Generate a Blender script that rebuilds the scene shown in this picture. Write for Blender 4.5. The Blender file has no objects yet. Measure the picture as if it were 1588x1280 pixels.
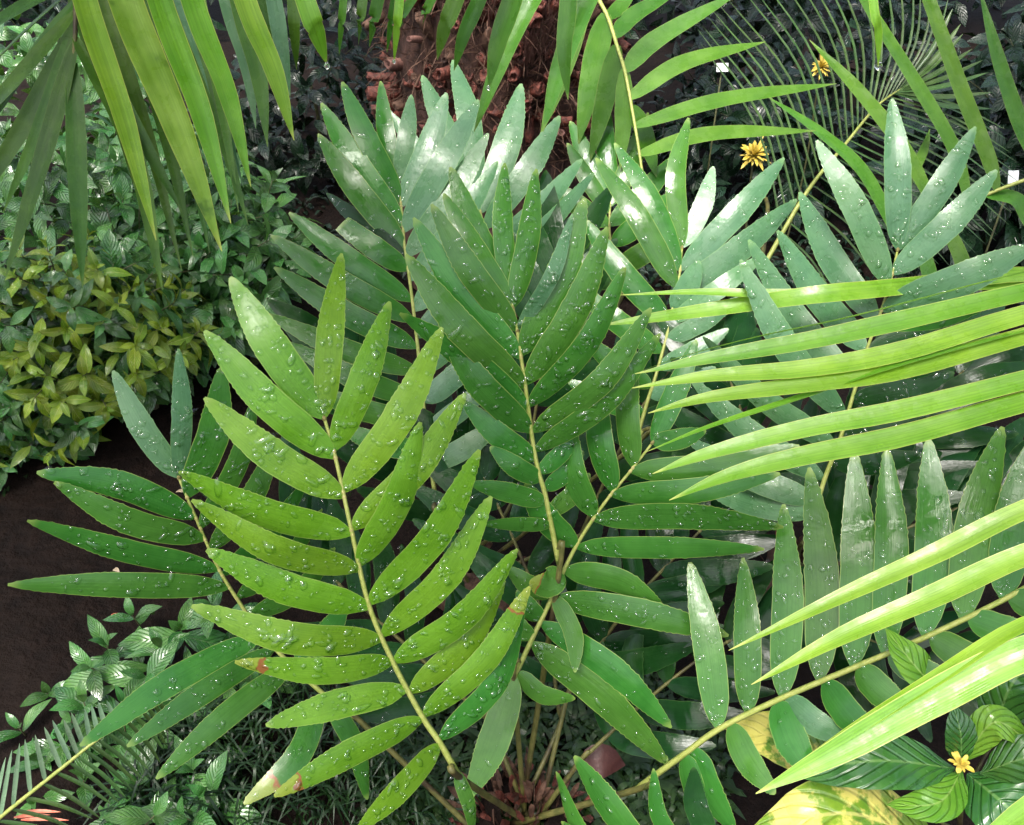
import bpy, math, random
import numpy as np
from mathutils import Vector, Matrix

random.seed(7)
rng = np.random.default_rng(7)
scene = bpy.context.scene
COL = scene.collection

# ------------------------------------------------------------------ camera
CAM_H, PITCH, F = 1.65, math.radians(38.0), 1432.0      # focal length in photo pixels (1588 wide)
cam_d = bpy.data.cameras.new('camera'); cam = bpy.data.objects.new('camera', cam_d); COL.objects.link(cam)
cam.location = (0, 0, CAM_H); cam.rotation_euler = (math.pi/2 - PITCH, 0, 0)
cam_d.sensor_fit = 'HORIZONTAL'; cam_d.sensor_width = 36; cam_d.lens = 36*F/1588
cam_d.clip_start = 0.01; cam_d.clip_end = 300
scene.camera = cam
CAM = np.array([0, 0, CAM_H]); FWD = np.array([0, math.cos(PITCH), -math.sin(PITCH)])
RIGHT = np.array([1.0, 0, 0]); UP = np.array([0, math.sin(PITCH), math.cos(PITCH)]); ZUP = np.array([0, 0, 1.0])
def ray(px, py): return FWD + RIGHT*((px-794)/F) + UP*(-(py-640)/F)
def P(px, py, d): return CAM + ray(px, py)*d
def PG(px, py, z=0.0):
    r = ray(px, py); return CAM + r*((z-CAM_H)/r[2])

def proj(p):
    q = p-CAM; d = q@FWD; return 794+F*(q@RIGHT)/d, 640-F*(q@UP)/d, d

# ------------------------------------------------------------------ sky, sun, exposure
SUN_EL, SUN_AZ = math.radians(66), math.radians(212)     # behind the camera's left shoulder
w = bpy.data.worlds.new('World'); scene.world = w; w.use_nodes = True
nt = w.node_tree; bg = nt.nodes['Background']
sky = nt.nodes.new('ShaderNodeTexSky'); sky.sky_type = 'NISHITA'; sky.sun_disc = False
sky.sun_elevation = SUN_EL; sky.sun_rotation = SUN_AZ; sky.dust_density = 6.0; sky.air_density = 1.0
hs = nt.nodes.new('ShaderNodeHueSaturation'); hs.inputs['Saturation'].default_value = 0.75
nt.links.new(sky.outputs[0], hs.inputs['Color']); nt.links.new(hs.outputs[0], bg.inputs[0])
bg.inputs[1].default_value = 0.1
sd = bpy.data.lights.new('sun', 'SUN'); sd.energy = 1.5; sd.angle = math.radians(20); sd.color = (1, 0.97, 0.92)
so = bpy.data.objects.new('sun', sd); COL.objects.link(so)
sdir = Vector((math.sin(SUN_AZ)*math.cos(SUN_EL), math.cos(SUN_AZ)*math.cos(SUN_EL), math.sin(SUN_EL)))
so.rotation_euler = sdir.to_track_quat('Z', 'Y').to_euler(); so.location = (0, 3, 6)
vs = scene.view_settings; vs.view_transform = 'Standard'; vs.look = 'None'; vs.gamma = 1; vs.use_curve_mapping = False
vs.exposure = 2.1
scene.cycles.max_bounces = 8; scene.cycles.transparent_max_bounces = 16
scene.cycles.use_denoising = True

# ------------------------------------------------------------------ object helpers
WO = {}
def link(o, parent, origin):
    COL.objects.link(o); WO[o.name] = np.array(origin, float)
    if parent is not None:
        o.parent = parent; o.location = WO[o.name] - WO[parent.name]
    else: o.location = origin
    return o
def empty(name, origin, label=None, cat=None, group=None):
    o = bpy.data.objects.new(name, None); o.empty_display_size = 0.05; link(o, None, origin)
    tag(o, label, cat, group); return o
def tag(o, label=None, cat=None, group=None, kind=None):
    for k, v in (('label', label), ('category', cat), ('group', group), ('kind', kind)):
        if v: o[k] = v
    return o
def mesh(name, V, Fc, mat, uv=None, smooth=True):
    me = bpy.data.meshes.new(name); me.from_pydata([tuple(map(float, v)) for v in V], [], [tuple(map(int, f)) for f in Fc])
    if uv is not None:
        lay = me.uv_layers.new(name='UVMap'); li = np.empty(len(me.loops), np.int32)
        me.loops.foreach_get('vertex_index', li)
        lay.data.foreach_set('uv', np.asarray(uv, np.float32)[li].ravel())
    if smooth: me.polygons.foreach_set('use_smooth', np.ones(len(me.polygons), bool))
    me.materials.append(mat); me.update(); return me
def obj(name, V, Fc, mat, parent=None, origin=None, uv=None, smooth=True):
    V = np.asarray(V, float); origin = V[0] if origin is None else np.asarray(origin, float)
    return link(bpy.data.objects.new(name, mesh(name, V-origin, Fc, mat, uv, smooth)), parent, origin)
def nrm(v): return v/(np.linalg.norm(v)+1e-12)
def rot(v, ax, a):
    ax = nrm(ax); return v*math.cos(a) + np.cross(ax, v)*math.sin(a) + ax*np.dot(ax, v)*(1-math.cos(a))
def spline(pts, n):
    p = np.asarray(pts, float); m = len(p)
    if m == 2: return p[0] + (p[1]-p[0])*np.linspace(0, 1, n)[:, None]
    e = np.vstack([2*p[0]-p[1], p, 2*p[-1]-p[-2]]); out = []
    for t in np.linspace(0, m-1, n):
        i = min(int(t), m-2); u = t-i; a, b, c, d = e[i:i+4]
        out.append(0.5*(2*b + (c-a)*u + (2*a-5*b+4*c-d)*u*u + (3*b-a-3*c+d)*u**3))
    return np.array(out)
def tube_vf(pts, rad, k=6):
    pts = np.asarray(pts); n = len(pts); T = np.gradient(pts, axis=0); V = []; Fc = []
    ref = np.array([0.31, 0.2, 0.93])
    for i in range(n):
        t = nrm(T[i]); a = nrm(np.cross(t, ref)); b = np.cross(t, a); r = rad[i] if hasattr(rad, '__len__') else rad
        for j in range(k):
            q = 2*math.pi*j/k; V.append(pts[i] + (a*math.cos(q)+b*math.sin(q))*r)
    for i in range(n-1):
        for j in range(k): Fc.append((i*k+j, i*k+(j+1) % k, (i+1)*k+(j+1) % k, (i+1)*k+j))
    Fc.append(tuple(range(k))[::-1]); Fc.append(tuple(range((n-1)*k, n*k)))
    return V, Fc

# ------------------------------------------------------------------ materials
def NT(name):
    m = bpy.data.materials.new(name); m.use_nodes = True; t = m.node_tree
    for n in list(t.nodes):
        if n.type not in ('OUTPUT_MATERIAL', 'BSDF_PRINCIPLED'): t.nodes.remove(n)
    return m, t, t.nodes['Principled BSDF'], t.nodes['Material Output'], t.links.new
def rgb(c): return (c[0], c[1], c[2], 1)
def mixc(t, fac, a, b, mode='MIX'):
    n = t.nodes.new('ShaderNodeMix'); n.data_type = 'RGBA'; n.blend_type = mode
    for s, v in ((0, fac), (6, a), (7, b)):
        if hasattr(v, 'is_output'): t.links.new(v, n.inputs[s])
        else: n.inputs[s].default_value = v if s == 0 else rgb(v)
    return n.outputs[2]
def mathn(t, op, a, b=None, c=None):
    n = t.nodes.new('ShaderNodeMath'); n.operation = op
    for i, v in enumerate((a, b, c)):
        if v is None: continue
        if hasattr(v, 'is_output'): t.links.new(v, n.inputs[i])
        else: n.inputs[i].default_value = v
    return n.outputs[0]
def ramp(t, x, a, b, lo=0.0, hi=1.0):
    n = t.nodes.new('ShaderNodeMapRange'); t.links.new(x, n.inputs[0])
    for i, v in enumerate((a, b, lo, hi)): n.inputs[i+1].default_value = v
    n.interpolation_type = 'SMOOTHSTEP'
    return n.outputs[0]
def noise(t, vec, scale, detail=3.0, rough=0.55):
    n = t.nodes.new('ShaderNodeTexNoise'); n.inputs['Scale'].default_value = scale
    n.inputs['Detail'].default_value = detail; n.inputs['Roughness'].default_value = rough
    if vec is not None: t.links.new(vec, n.inputs['Vector'])
    return n.outputs[0]
def leaf_mat(name, c1, c2, margin=None, rough=(0.16, 0.42), trans=0.25, tcol=None, vein=0.35, veins='parallel',
             band=None, spots=None, spec=0.5, midrib=None, variation=0.25):
    """blade material; UV x runs base to tip, UV y runs across"""
    m, t, b, out, L = NT(name)
    tc = t.nodes.new('ShaderNodeTexCoord'); oi = t.nodes.new('ShaderNodeObjectInfo')
    sep = t.nodes.new('ShaderNodeSeparateXYZ'); L(tc.outputs['UV'], sep.inputs[0])
    u, v = sep.outputs[0], sep.outputs[1]
    geo = t.nodes.new('ShaderNodeNewGeometry')
    n1 = noise(t, geo.outputs['Position'], 22.0, 4)
    col = mixc(t, ramp(t, n1, 0.35, 0.68), c1, c2)
    # fine lengthwise veins
    mp = t.nodes.new('ShaderNodeCombineXYZ'); L(mathn(t, 'MULTIPLY', u, 1.6), mp.inputs[0])
    if veins == 'parallel':
        L(mathn(t, 'MULTIPLY', v, 26.0), mp.inputs[1]); L(mathn(t, 'MULTIPLY', oi.outputs['Random'], 40.0), mp.inputs[2])
        st = noise(t, mp.outputs[0], 1.0, 2)
        h = st
    else:   # side veins running from the midrib towards the tip
        av = mathn(t, 'ABSOLUTE', mathn(t, 'SUBTRACT', v, 0.5))
        ph = mathn(t, 'SUBTRACT', mathn(t, 'MULTIPLY', u, veins), mathn(t, 'MULTIPLY', av, veins*0.62))
        fr = mathn(t, 'ABSOLUTE', mathn(t, 'SUBTRACT', mathn(t, 'FRACT', ph), 0.5))
        h = ramp(t, fr, 0.0, 0.22)
        st = mathn(t, 'ADD', mathn(t, 'MULTIPLY', h, 0.3), 0.35)
    dark = mixc(t, 1.0, col, (0.62, 0.66, 0.6), 'MULTIPLY')
    col = mixc(t, mathn(t, 'MULTIPLY', ramp(t, st, 0.62, 0.35), vein), col, dark)
    if midrib:
        av2 = mathn(t, 'ABSOLUTE', mathn(t, 'SUBTRACT', v, 0.5))
        col = mixc(t, ramp(t, av2, 0.035, 0.012), col, midrib)
    # per-leaf variation
    hsv = t.nodes.new('ShaderNodeHueSaturation'); L(col, hsv.inputs['Color'])
    L(mathn(t, 'ADD', mathn(t, 'MULTIPLY', oi.outputs['Random'], 0.03), 0.485), hsv.inputs['Hue'])
    wn = t.nodes.new('ShaderNodeTexWhiteNoise'); wn.noise_dimensions = '1D'; L(oi.outputs['Random'], wn.inputs['W'])
    L(mathn(t, 'ADD', mathn(t, 'MULTIPLY', wn.outputs[0], variation*2), 1-variation), hsv.inputs['Value'])
    col = hsv.outputs[0]
    if spots:   # yellowing blotches
        col = mixc(t, ramp(t, noise(t, geo.outputs['Position'], spots[1], 5, 0.65), spots[2], spots[2]+0.1), col, spots[0])
    if margin:
        av3 = mathn(t, 'ABSOLUTE', mathn(t, 'SUBTRACT', v, 0.5))
        tip = mathn(t, 'MULTIPLY', ramp(t, u, 0.93, 1.0), 0.55)
        col = mixc(t, mathn(t, 'MAXIMUM', ramp(t, av3, 0.465, 0.495, 0, 0.6), tip), col, margin)
    if band:    # dried band with a paler tip beyond it: (position, width)
        nb = noise(t, geo.outputs['Position'], 60.0, 2)
        uu = mathn(t, 'ADD', u, mathn(t, 'MULTIPLY', mathn(t, 'SUBTRACT', nb, 0.5), 0.17))
        col = mixc(t, mathn(t, 'MULTIPLY', ramp(t, uu, band[0], band[0]+0.03), 0.6), col, (0.30, 0.33, 0.05))
        dd = mathn(t, 'ABSOLUTE', mathn(t, 'SUBTRACT', uu, band[0]))
        col = mixc(t, ramp(t, dd, band[1], band[1]*0.3), col, (0.24, 0.095, 0.03))
    L(col, b.inputs['Base Color'])
    wet = noise(t, geo.outputs['Position'], 34.0, 3, 0.6)
    L(ramp(t, wet, 0.38, 0.62, rough[0], rough[1]), b.inputs['Roughness'])
    b.inputs['Specular IOR Level'].default_value = spec
    bp = t.nodes.new('ShaderNodeBump'); bp.inputs['Strength'].default_value = 0.25 if veins == 'parallel' else 0.6
    bp.inputs['Distance'].default_value = 0.0008 if veins == 'parallel' else 0.003
    L(h, bp.inputs['Height'])
    bp2 = t.nodes.new('ShaderNodeBump'); bp2.inputs['Strength'].default_value = 0.16; bp2.inputs['Distance'].default_value = 0.004
    L(noise(t, geo.outputs['Position'], 55.0, 2), bp2.inputs['Height']); L(bp.outputs[0], bp2.inputs['Normal'])
    L(bp2.outputs[0], b.inputs['Normal'])
    tr = t.nodes.new('ShaderNodeBsdfTranslucent')
    tcx = mixc(t, 1.0, col, tcol or (1.5, 1.25, 0.5), 'MULTIPLY'); L(tcx, tr.inputs[0])
    mx = t.nodes.new('ShaderNodeMixShader'); mx.inputs[0].default_value = trans
    L(b.outputs[0], mx.inputs[1]); L(tr.outputs[0], mx.inputs[2]); L(mx.outputs[0], out.inputs[0])
    return m
def plain_mat(name, c1, c2, scale=30.0, rough=0.6, bump=0.3, bdist=0.01, stretch=None, c3=None, spec=0.4):
    m, t, b, out, L = NT(name)
    geo = t.nodes.new('ShaderNodeNewGeometry'); vec = geo.outputs['Position']
    if stretch:
        mp = t.nodes.new('ShaderNodeMapping'); mp.inputs['Scale'].default_value = stretch
        L(vec, mp.inputs[0]); vec = mp.outputs[0]
    n = noise(t, vec, scale, 6, 0.62); col = mixc(t, ramp(t, n, 0.32, 0.68), c1, c2)
    if c3: col = mixc(t, ramp(t, noise(t, vec, scale*0.23, 4), 0.52, 0.66), col, c3)
    L(col, b.inputs['Base Color']); b.inputs['Roughness'].default_value = rough; b.inputs['Specular IOR Level'].default_value = spec
    bp = t.nodes.new('ShaderNodeBump'); bp.inputs['Strength'].default_value = bump; bp.inputs['Distance'].default_value = bdist
    L(n, bp.inputs['Height']); L(bp.outputs[0], b.inputs['Normal'])
    return m
def water_mat():
    m, t, b, out, L = NT('rain_water'); t.nodes.remove(b)
    tr = t.nodes.new('ShaderNodeBsdfTransparent'); lw = t.nodes.new('ShaderNodeLayerWeight'); lw.inputs[0].default_value = 0.5; L(mixc(t, ramp(t, lw.outputs['Facing'], 0.25, 0.75), (0.97, 0.99, 0.95), (0.5, 0.66, 0.42)), tr.inputs[0])
    gl = t.nodes.new('ShaderNodeBsdfGlossy'); gl.inputs['Roughness'].default_value = 0.03
    fr = t.nodes.new('ShaderNodeFresnel'); fr.inputs[0].default_value = 1.6
    mx = t.nodes.new('ShaderNodeMixShader'); geo = t.nodes.new('ShaderNodeNewGeometry'); L(mathn(t, 'MULTIPLY', fr.outputs[0], mathn(t, 'SUBTRACT', 1.0, geo.outputs['Backfacing'])), mx.inputs[0])
    L(tr.outputs[0], mx.inputs[1]); L(gl.outputs[0], mx.inputs[2]); L(mx.outputs[0], out.inputs[0])
    return m
M = {}
MARG = (0.30, 0.40, 0.10)
M['bright'] = leaf_mat('young_leaflet', (0.105, 0.25, 0.014), (0.14, 0.305, 0.022), MARG, (0.2, 0.42), 0.24, spec=.38, variation=0.1)
M['bright_band'] = leaf_mat('young_leaflet_with_dry_band', (0.105, 0.25, 0.014), (0.14, 0.305, 0.022), MARG, (0.2, 0.42), 0.24, spec=.38, band=(0.84, 0.022), variation=0.1)
M['mid'] = leaf_mat('mature_leaflet', (0.04, 0.15, 0.02), (0.056, 0.185, 0.027), MARG, (0.07, 0.26), 0.22, variation=0.15, spec=.45)
M['mid_band'] = leaf_mat('mature_leaflet_with_dry_band', (0.05, 0.16, 0.022), (0.07, 0.19, 0.028), MARG, (0.14, 0.4), 0.2, band=(0.74, 0.03))
M['blue'] = leaf_mat('sky_sheen_leaflet', (0.068, 0.175, 0.075), (0.09, 0.21, 0.09), (0.2, 0.34, 0.13), (0.16, 0.36), 0.15, variation=0.12, spec=0.5)  # pale blue-green imitates sky reflection, painted into the base colour
M['deep'] = leaf_mat('old_shade_leaflet', (0.008, 0.04, 0.010), (0.014, 0.056, 0.014), (0.05, 0.11, 0.03), (0.06, 0.2), 0.12, variation=0.25, spec=.27)  # old-leaf green, darkened further to paint shade into the clump's gaps
M['lime'] = leaf_mat('lime_palm_leaflet', (0.15, 0.335, 0.018), (0.215, 0.41, 0.036), (0.62, 0.60, 0.16), (0.22, 0.45), 0.3, variation=0.1, vein=0.7)
M['lime_soft'] = leaf_mat('blotched_palm_leaflet', (0.15, 0.32, 0.03), (0.24, 0.43, 0.07), (0.6, 0.58, 0.14), (0.25, 0.5), 0.35, variation=0.08, spots=((0.07, 0.16, 0.015), 9.0, 0.58))
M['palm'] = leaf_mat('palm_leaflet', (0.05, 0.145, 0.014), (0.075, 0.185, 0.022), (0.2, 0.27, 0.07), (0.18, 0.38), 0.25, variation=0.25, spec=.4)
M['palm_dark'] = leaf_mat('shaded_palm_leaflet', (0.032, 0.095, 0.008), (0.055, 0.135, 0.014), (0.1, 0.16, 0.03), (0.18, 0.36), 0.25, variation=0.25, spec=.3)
M['sago'] = leaf_mat('fine_pinna', (0.035, 0.08, 0.018), (0.055, 0.11, 0.026), None, (0.22, 0.4), 0.12, variation=0.25)
M['sago_pale'] = leaf_mat('pale_pinna', (0.13, 0.22, 0.13), (0.18, 0.28, 0.17), None, (0.22, 0.4), 0.12, variation=0.2)
M['bush'] = leaf_mat('bush_leaf', (0.04, 0.135, 0.028), (0.068, 0.185, 0.042), None, (0.09, 0.3), 0.15, veins=9.0, vein=0.5, variation=0.4, midrib=(0.09, 0.18, 0.06), spec=0.8)
M['bush_yellow'] = leaf_mat('yellow_green_bush_leaf', (0.12, 0.22, 0.016), (0.22, 0.31, 0.026), None, (0.16, 0.4), 0.2, veins=9.0, vein=0.5, variation=0.4, midrib=(0.3, 0.36, 0.09))
M['broad'] = leaf_mat('broad_leaf', (0.025, 0.095, 0.016), (0.045, 0.14, 0.02), None, (0.1, 0.3), 0.15, veins=8.0, vein=0.8, variation=0.15, midrib=(0.1, 0.2, 0.05), spec=0.8)
M['broad_light'] = leaf_mat('light_broad_leaf', (0.09, 0.24, 0.02), (0.14, 0.30, 0.03), None, (0.1, 0.3), 0.25, veins=8.0, vein=0.6, variation=0.1, midrib=(0.2, 0.34, 0.07))
M['broad_yellow'] = leaf_mat('yellowing_broad_leaf', (0.10, 0.22, 0.02), (0.2, 0.32, 0.03), (0.4, 0.42, 0.1), (0.14, 0.4), 0.25, veins=8.0, vein=0.5, variation=0.05, midrib=(0.4, 0.42, 0.12), spots=((0.62, 0.56, 0.13), 17.0, 0.46))
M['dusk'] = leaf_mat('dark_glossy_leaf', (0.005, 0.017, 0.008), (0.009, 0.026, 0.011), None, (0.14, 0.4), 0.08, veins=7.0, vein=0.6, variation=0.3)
M['stalk'] = plain_mat('frond_stalk', (0.22, 0.27, 0.05), (0.33, 0.35, 0.10), 120, 0.45, 0.2, 0.002)
M['stalk_old'] = plain_mat('old_stalk', (0.07, 0.075, 0.018), (0.13, 0.12, 0.035), 60, 0.5, 0.3, 0.003, c3=(0.04, 0.028, 0.012))
M['node'] = plain_mat('leaflet_node', (0.30, 0.27, 0.09), (0.36, 0.33, 0.12), 90, 0.5, 0.1, 0.001)
M['stem'] = plain_mat('bush_stem', (0.05, 0.045, 0.02), (0.08, 0.09, 0.03), 60, 0.6)
M['soil'] = plain_mat('wet_soil', (0.004, 0.0021, 0.0014), (0.0095, 0.005, 0.0033), 26, 0.75, 0.9, 0.02, c3=(0.008, 0.0043, 0.0027), spec=0.12)
M['trunk'] = plain_mat('fibrous_trunk', (0.022, 0.009, 0.006), (0.06, 0.026, 0.018), 40, 0.8, 1.0, 0.02, (1, 1, 0.25))
M['stub'] = plain_mat('leaf_base', (0.05, 0.012, 0.008), (0.15, 0.04, 0.025), 70, 0.6, 1.0, 0.008, c3=(0.03, 0.012, 0.008))
M['stub_pale'] = plain_mat('dry_fibre', (0.10, 0.042, 0.034), (0.19, 0.095, 0.075), 60, 0.75, 0.8, 0.006, (1, 1, 0.15))
M['fibre_brown'] = plain_mat('brown_fibre', (0.04, 0.018, 0.01), (0.10, 0.05, 0.03), 60, 0.75, 0.8, 0.006)
M['yellow'] = plain_mat('yellow_bract', (0.46, 0.33, 0.03), (0.55, 0.43, 0.09), 80, 0.5, 0.1, 0.002)
M['white'] = plain_mat('plant_label', (0.72, 0.74, 0.76), (0.8, 0.8, 0.8), 20, 0.4, 0.0)
M['grass'] = leaf_mat('grass_blade', (0.008, 0.028, 0.007), (0.02, 0.05, 0.012), None, (0.25, 0.45), 0.2, variation=0.1)
M['litter_red'] = plain_mat('red_litter', (0.5, 0.10, 0.05), (0.6, 0.2, 0.12), 50, 0.45)
M['litter_pale'] = plain_mat('pale_litter', (0.34, 0.26, 0.16), (0.5, 0.4, 0.28), 50, 0.5)
M['litter_green'] = plain_mat('green_litter', (0.13, 0.2, 0.03), (0.2, 0.27, 0.05), 50, 0.5)
M['moss'] = leaf_mat('moss', (0.01, 0.03, 0.008), (0.03, 0.07, 0.016), None, (0.25, 0.5), 0.2, variation=0.1)
M['water'] = water_mat()

# ------------------------------------------------------------------ blades
def profile(kind, s, g):
    if kind == 'zamia':
        a = np.interp(s, [0, .03, .08, .16, .28, .45, .60, .75, .88, .96, 1], [.13, .34, .66, .88, .99, 1, .94, .75, .49, .28, .1])
    elif kind == 'palm':
        a = np.interp(s, [0, .05, .2, .45, .7, .85, .94, 1], [.35, .6, .9, 1, .82, .5, .22, .03])
    elif kind == 'pinna':
        a = np.interp(s, [0, .1, .5, .85, 1], [.5, .9, 1, .7, .05])
    elif kind == 'broad':
        a = np.interp(s, [0, .05, .15, .3, .45, .6, .75, .88, .96, 1], [.03, .22, .6, .92, 1, .93, .7, .36, .12, .02])
    elif kind == 'cut':
        a = np.interp(s, [0, .03, .08, .16, .3, .5, .8, 1], [.13, .3, .58, .82, .96, 1, .92, .8])
    if kind in ('zamia', 'cut') and g is not None:
        i = np.arange(len(s)); a = a + np.where((s > .5) & (i % 2 == 0), .04*g.uniform(.2, 1.5, len(s)), 0)*(s < .995) + g.normal(0, .012, len(s))
    return a
def blade(pts, N, W, kind, rows=None, fold=0.0, cup=0.0, tw0=0.0, tw1=0.0, across=4, g=None, wave=0.0):
    """grid of points (rows, across+1, 3), normals, uv; pts = centre line control points"""
    s = rows if rows is not None else np.linspace(0, 1, 16)
    c = spline(pts, 41); cc = np.stack([np.interp(s, np.linspace(0, 1, 41), c[:, k]) for k in range(3)], 1)
    T = np.gradient(cc, s, axis=0); T /= np.linalg.norm(T, axis=1)[:, None]
    n = N[None] - (T@N)[:, None]*T; n /= np.linalg.norm(n, axis=1)[:, None]
    b = np.cross(T, n); a = (tw0 + tw1*s)[:, None]
    n, b = n*np.cos(a)+b*np.sin(a), b*np.cos(a)-n*np.sin(a)
    wl = profile(kind, s, g)*W; wr = profile(kind, s, g)*W if g is not None else wl
    v = np.linspace(-1, 1, across+1); ww = np.where(v[None] < 0, wl[:, None], wr[:, None])
    q = v[None]*ww/2; h = (fold*np.abs(v)[None] + cup*(v**2)[None])*ww
    if wave: h = h + wave*W*np.sin(s*9+2*v[0])[:, None]*np.sin(s*17)[:, None]*np.abs(v)[None]
    V = cc[:, None] + b[:, None]*q[..., None] + n[:, None]*h[..., None]
    uv = np.stack(np.broadcast_arrays(s[:, None], (v[None]+1)/2), -1)
    return V, n, uv
def grid_faces(r, c): return [(i*c+j, i*c+j+1, (i+1)*c+j+1, (i+1)*c+j) for i in range(r-1) for j in range(c-1)]
ZROWS = np.concatenate([np.array([0, .025, .06, .11, .18, .27, .37, .46]), np.linspace(.52, 1, 27)])
PROWS = np.linspace(0, 1, 20)

def drops_on(V, n, count, size, acc, g, lo=0.06, hi=0.97, slide=None):
    r, c, _ = V.shape
    for _ in range(count):
        s = g.uniform(lo, hi); vv = g.uniform(.1, .9); i = min(int(s*(r-1)), r-2)
        # rows are uneven: choose by index so the drops follow the finer tip rows as well
        i = int(g.integers(1, r-2)) if g.random() < .45 else min(int(g.uniform(1, 9)), r-2)
        f = g.random(); j = min(int(vv*(c-1)), c-2); e = vv*(c-1)-j
        p = (V[i, j]*(1-e)+V[i, j+1]*e)*(1-f)+(V[i+1, j]*(1-e)+V[i+1, j+1]*e)*f
        a1 = nrm(V[i+1, j]-V[i, j]); a2 = nrm(V[i, j+1]-V[i, j]); nn = nrm(np.cross(a2, a1))
        if nn@n[i] < 0: nn = -nn
        a2 = np.cross(nn, a1)
        R = size*g.choice([.45, .6, .8, 1.0, 1.35], p=[.3, .27, .2, .15, .08])*g.uniform(.8, 1.15); el = g.choice([1.0, 1.25, 1.7, 2.3], p=[.45, .3, .17, .08]); q0 = g.uniform(0, 3.14)
        acc.append((p, a1*math.cos(q0)+a2*math.sin(q0), a2*math.cos(q0)-a1*math.sin(q0), nn, R, el, g.uniform(.75, 1.25, 8)))
DOME = [(1.0, -.04), (.86, .26), (.5, .5)]
def drops_mesh(acc, parent, origin):
    if not acc: return
    V = []; Fc = []
    for p, a, b, n, R, el, ir in acc:
        o = len(V); H = R*.95
        for k, (q, z) in enumerate(DOME):
            for j in range(8):
                t = 2*math.pi*j/8; m = ir[j]*q if k == 0 else (ir[j]*.6+.4)*q
                V.append(p + (a*math.cos(t)*el + b*math.sin(t)*.85)*R*m + n*H*z)
        V.append(p+n*H*.6)
        for k in range(2):
            for j in range(8): Fc.append((o+k*8+j, o+k*8+(j+1) % 8, o+k*8+8+(j+1) % 8, o+k*8+8+j))
        for j in range(8): Fc.append((o+16+j, o+16+(j+1) % 8, o+24))
    ob = obj('rain_water', V, Fc, M['water'], parent, origin); tag(ob, kind='stuff')

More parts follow.
